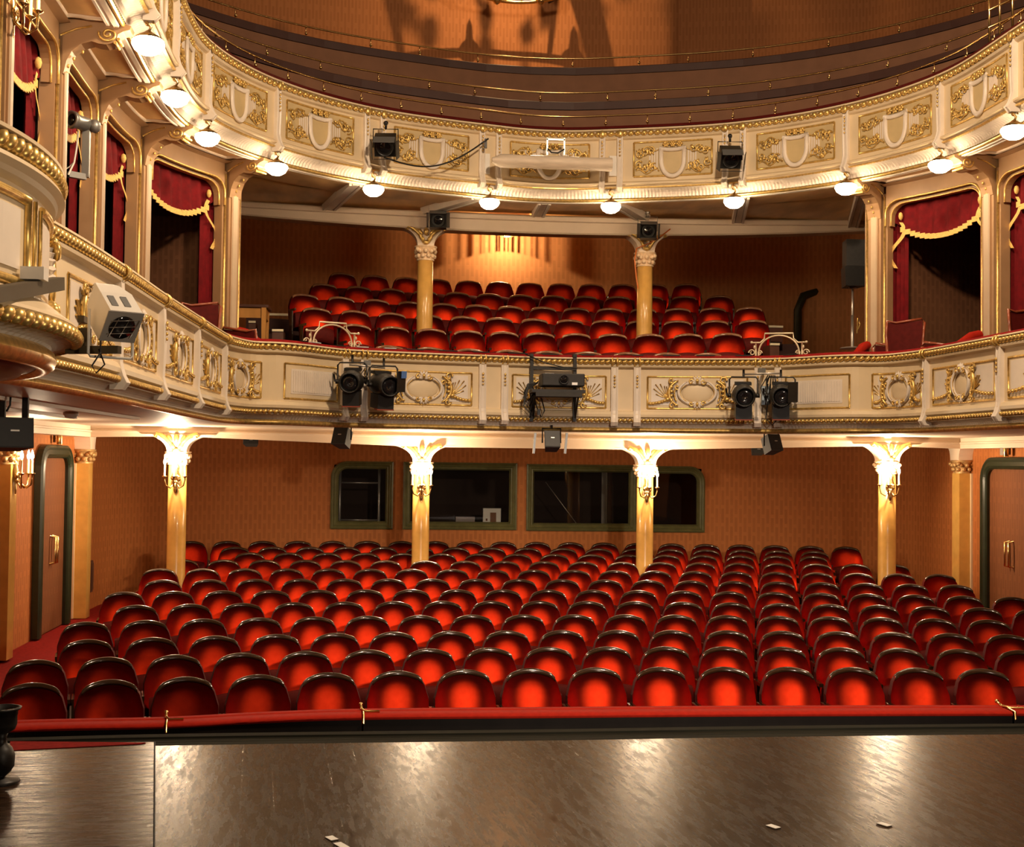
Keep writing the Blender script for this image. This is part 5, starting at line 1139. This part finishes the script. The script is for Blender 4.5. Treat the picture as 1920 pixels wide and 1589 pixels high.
# stair railing top right
t = thing('stair_railing', 'tall brass stair railing at the top right of the upper balcony', 'railing', G.map(gu[3]+.3, -.15, 5.95))
b = B(); base = [at_z(1855, 75, 5.97), at_z(1985, 20, 5.97)]
def sr(f, z): q = base[0].lerp(base[1], f); return (q.x, q.y, z)
for z in (6.10, 6.28, 6.5): b.tube([sr(0, z), sr(1, z+.02)], .014, 6)
b.build('rail', BRASS, t, True)
for f in (0, .16, .35, .65, 1): b = B(); b.tube([sr(f, 5.93), sr(f, 6.5)], .014, 6); b.build('post', BRASS, t, True)

# ================================================================== CHANDELIER (only its lowest tip reaches into view) and rear ceiling lamp
cx, cy = -.05, 19.55
t = thing('chandelier', 'dark brass chandelier whose ring just shows at the top edge of the picture', 'chandelier', (cx, cy, 9.22))
b = B(); b.tube([(.95*math.cos(a), .95*math.sin(a), .0) for a in [2*PI*k/40 for k in range(40)]], .035, 8, True); b.build('ring', BRASS, t)
b = B()
for k in range(6): a = 2*PI*k/6+.2; b.tube([(0, 0, .9), (.5*math.cos(a), .5*math.sin(a), .55), (.95*math.cos(a), .95*math.sin(a), .02)], .018, 6)
b.build('arm', BRASS, t)
b = B(); b.lathe([(.001, .78), (.10, .85), (.05, .95), (.03, 1.4)], 16); b.build('stem', BRASS, t)
for k in range(8):
    a = 2*PI*k/8+.3; b = B(); b.lathe([(.001, -.08), (.05, -.05), (.09, .0), (.06, .06), (.03, .09), (.02, .2), (.001, .25)], 10, Matrix.Translation((.95*math.cos(a), .95*math.sin(a), 0))); b.build('candle_cup', BRASS, t)
LP = V((cx, cy+.15, 9.62))
q0, q1 = at_Y(1085, -10, 21.45), at_Y(1120, 118, 21.45)
c0, c1 = LP.lerp(q0, .30), LP.lerp(q1, .36)
b = B(); b.box((c0+c1)/2-V((cx, cy, 9.16)), (.14, .03, (c1-c0).length+.25), (c1-c0).to_track_quat('Z', 'Y').to_matrix()); b.build('shadow_slab', BLACK, t)  # slab added beside the light to throw a dark wedge on the wall
b = B()
for k in range(90):
    a = random.random()*2*PI; e = -random.random()*1.25; q = LP-V((cx, cy, 9.16))+V((math.cos(a)*math.cos(e), math.sin(a)*math.cos(e), math.sin(e)))*.26; b.ball(q, (.008+.012*random.random(), .008+.012*random.random(), .02+.04*random.random()), 5, 4)
o = b.build('crystal_drops', SILVER, t); o['kind'] = 'stuff'
point('chandelier_light', LP, 190, (1., .60, .28), .012)
t = thing('ceiling_lamp', 'ceiling lamp hidden behind the beam over the rear balcony seats', 'lamp', (-.05, 21.15, 5.62))
b = B()
for k in range(46): a = 2*PI*k/46+random.random()*.1; b.box((.14*math.cos(a), .14*math.sin(a), -.10), (.004, .003+.011*random.random(), .18), Matrix.Rotation(a, 3, 'Z'))
b.lathe([(.15, -.01), (.16, 0), (.15, .03)], 18); b.build('ribbed_shade', BRASS, t)
point('ceiling_lamp_light', (-.05, 21.15, 5.49), 75, (1., .62, .30), .006)

# ================================================================== LIGHTS of the stage
def spot(name, loc, tgt, power, col, ang, blend, rad):
    l = bpy.data.lights.new(name, 'SPOT'); l.energy = power; l.color = col; l.spot_size = math.radians(ang); l.spot_blend = blend; l.shadow_soft_size = rad
    o = bpy.data.objects.new(name, l); COL.objects.link(o); o.location = loc; o.rotation_euler = (V(tgt)-V(loc)).to_track_quat('-Z', 'Y').to_euler(); return o
o = spot('stage_work_light', (.4, -2.0, 3.3), (.2, 13.6, .0), 4000, (1., .82, .66), 23, 1., .15); o.scale = (1.8, 1, 1)
spot('stage_side_light', (1.8, -.5, 1.9), (-3.6, 6.8, 2.4), 620, (1., .80, .58), 38, 1., .2)
point('house_chandelier_light', (.4, 7.2, 7.2), 1700, (1., .74, .50), .25)
w = bpy.data.worlds.new('world'); sc.world = w; w.use_nodes = True; w.node_tree.nodes['Background'].inputs[0].default_value = (.9, .5, .3, 1); w.node_tree.nodes['Background'].inputs[1].default_value = .06
sc.view_settings.view_transform = 'Standard'; sc.view_settings.look = 'None'; sc.view_settings.gamma = 1; sc.view_settings.use_curve_mapping = False; sc.view_settings.exposure = 0
sc.cycles.use_denoising = True; sc.cycles.sample_clamp_indirect = 4; sc.cycles.sample_clamp_direct = 0; sc.cycles.max_bounces = 6; sc.cycles.diffuse_bounces = 3; sc.cycles.glossy_bounces = 3; sc.cycles.transparent_max_bounces = 8; sc.cycles.caustics_reflective = False; sc.cycles.caustics_refractive = False
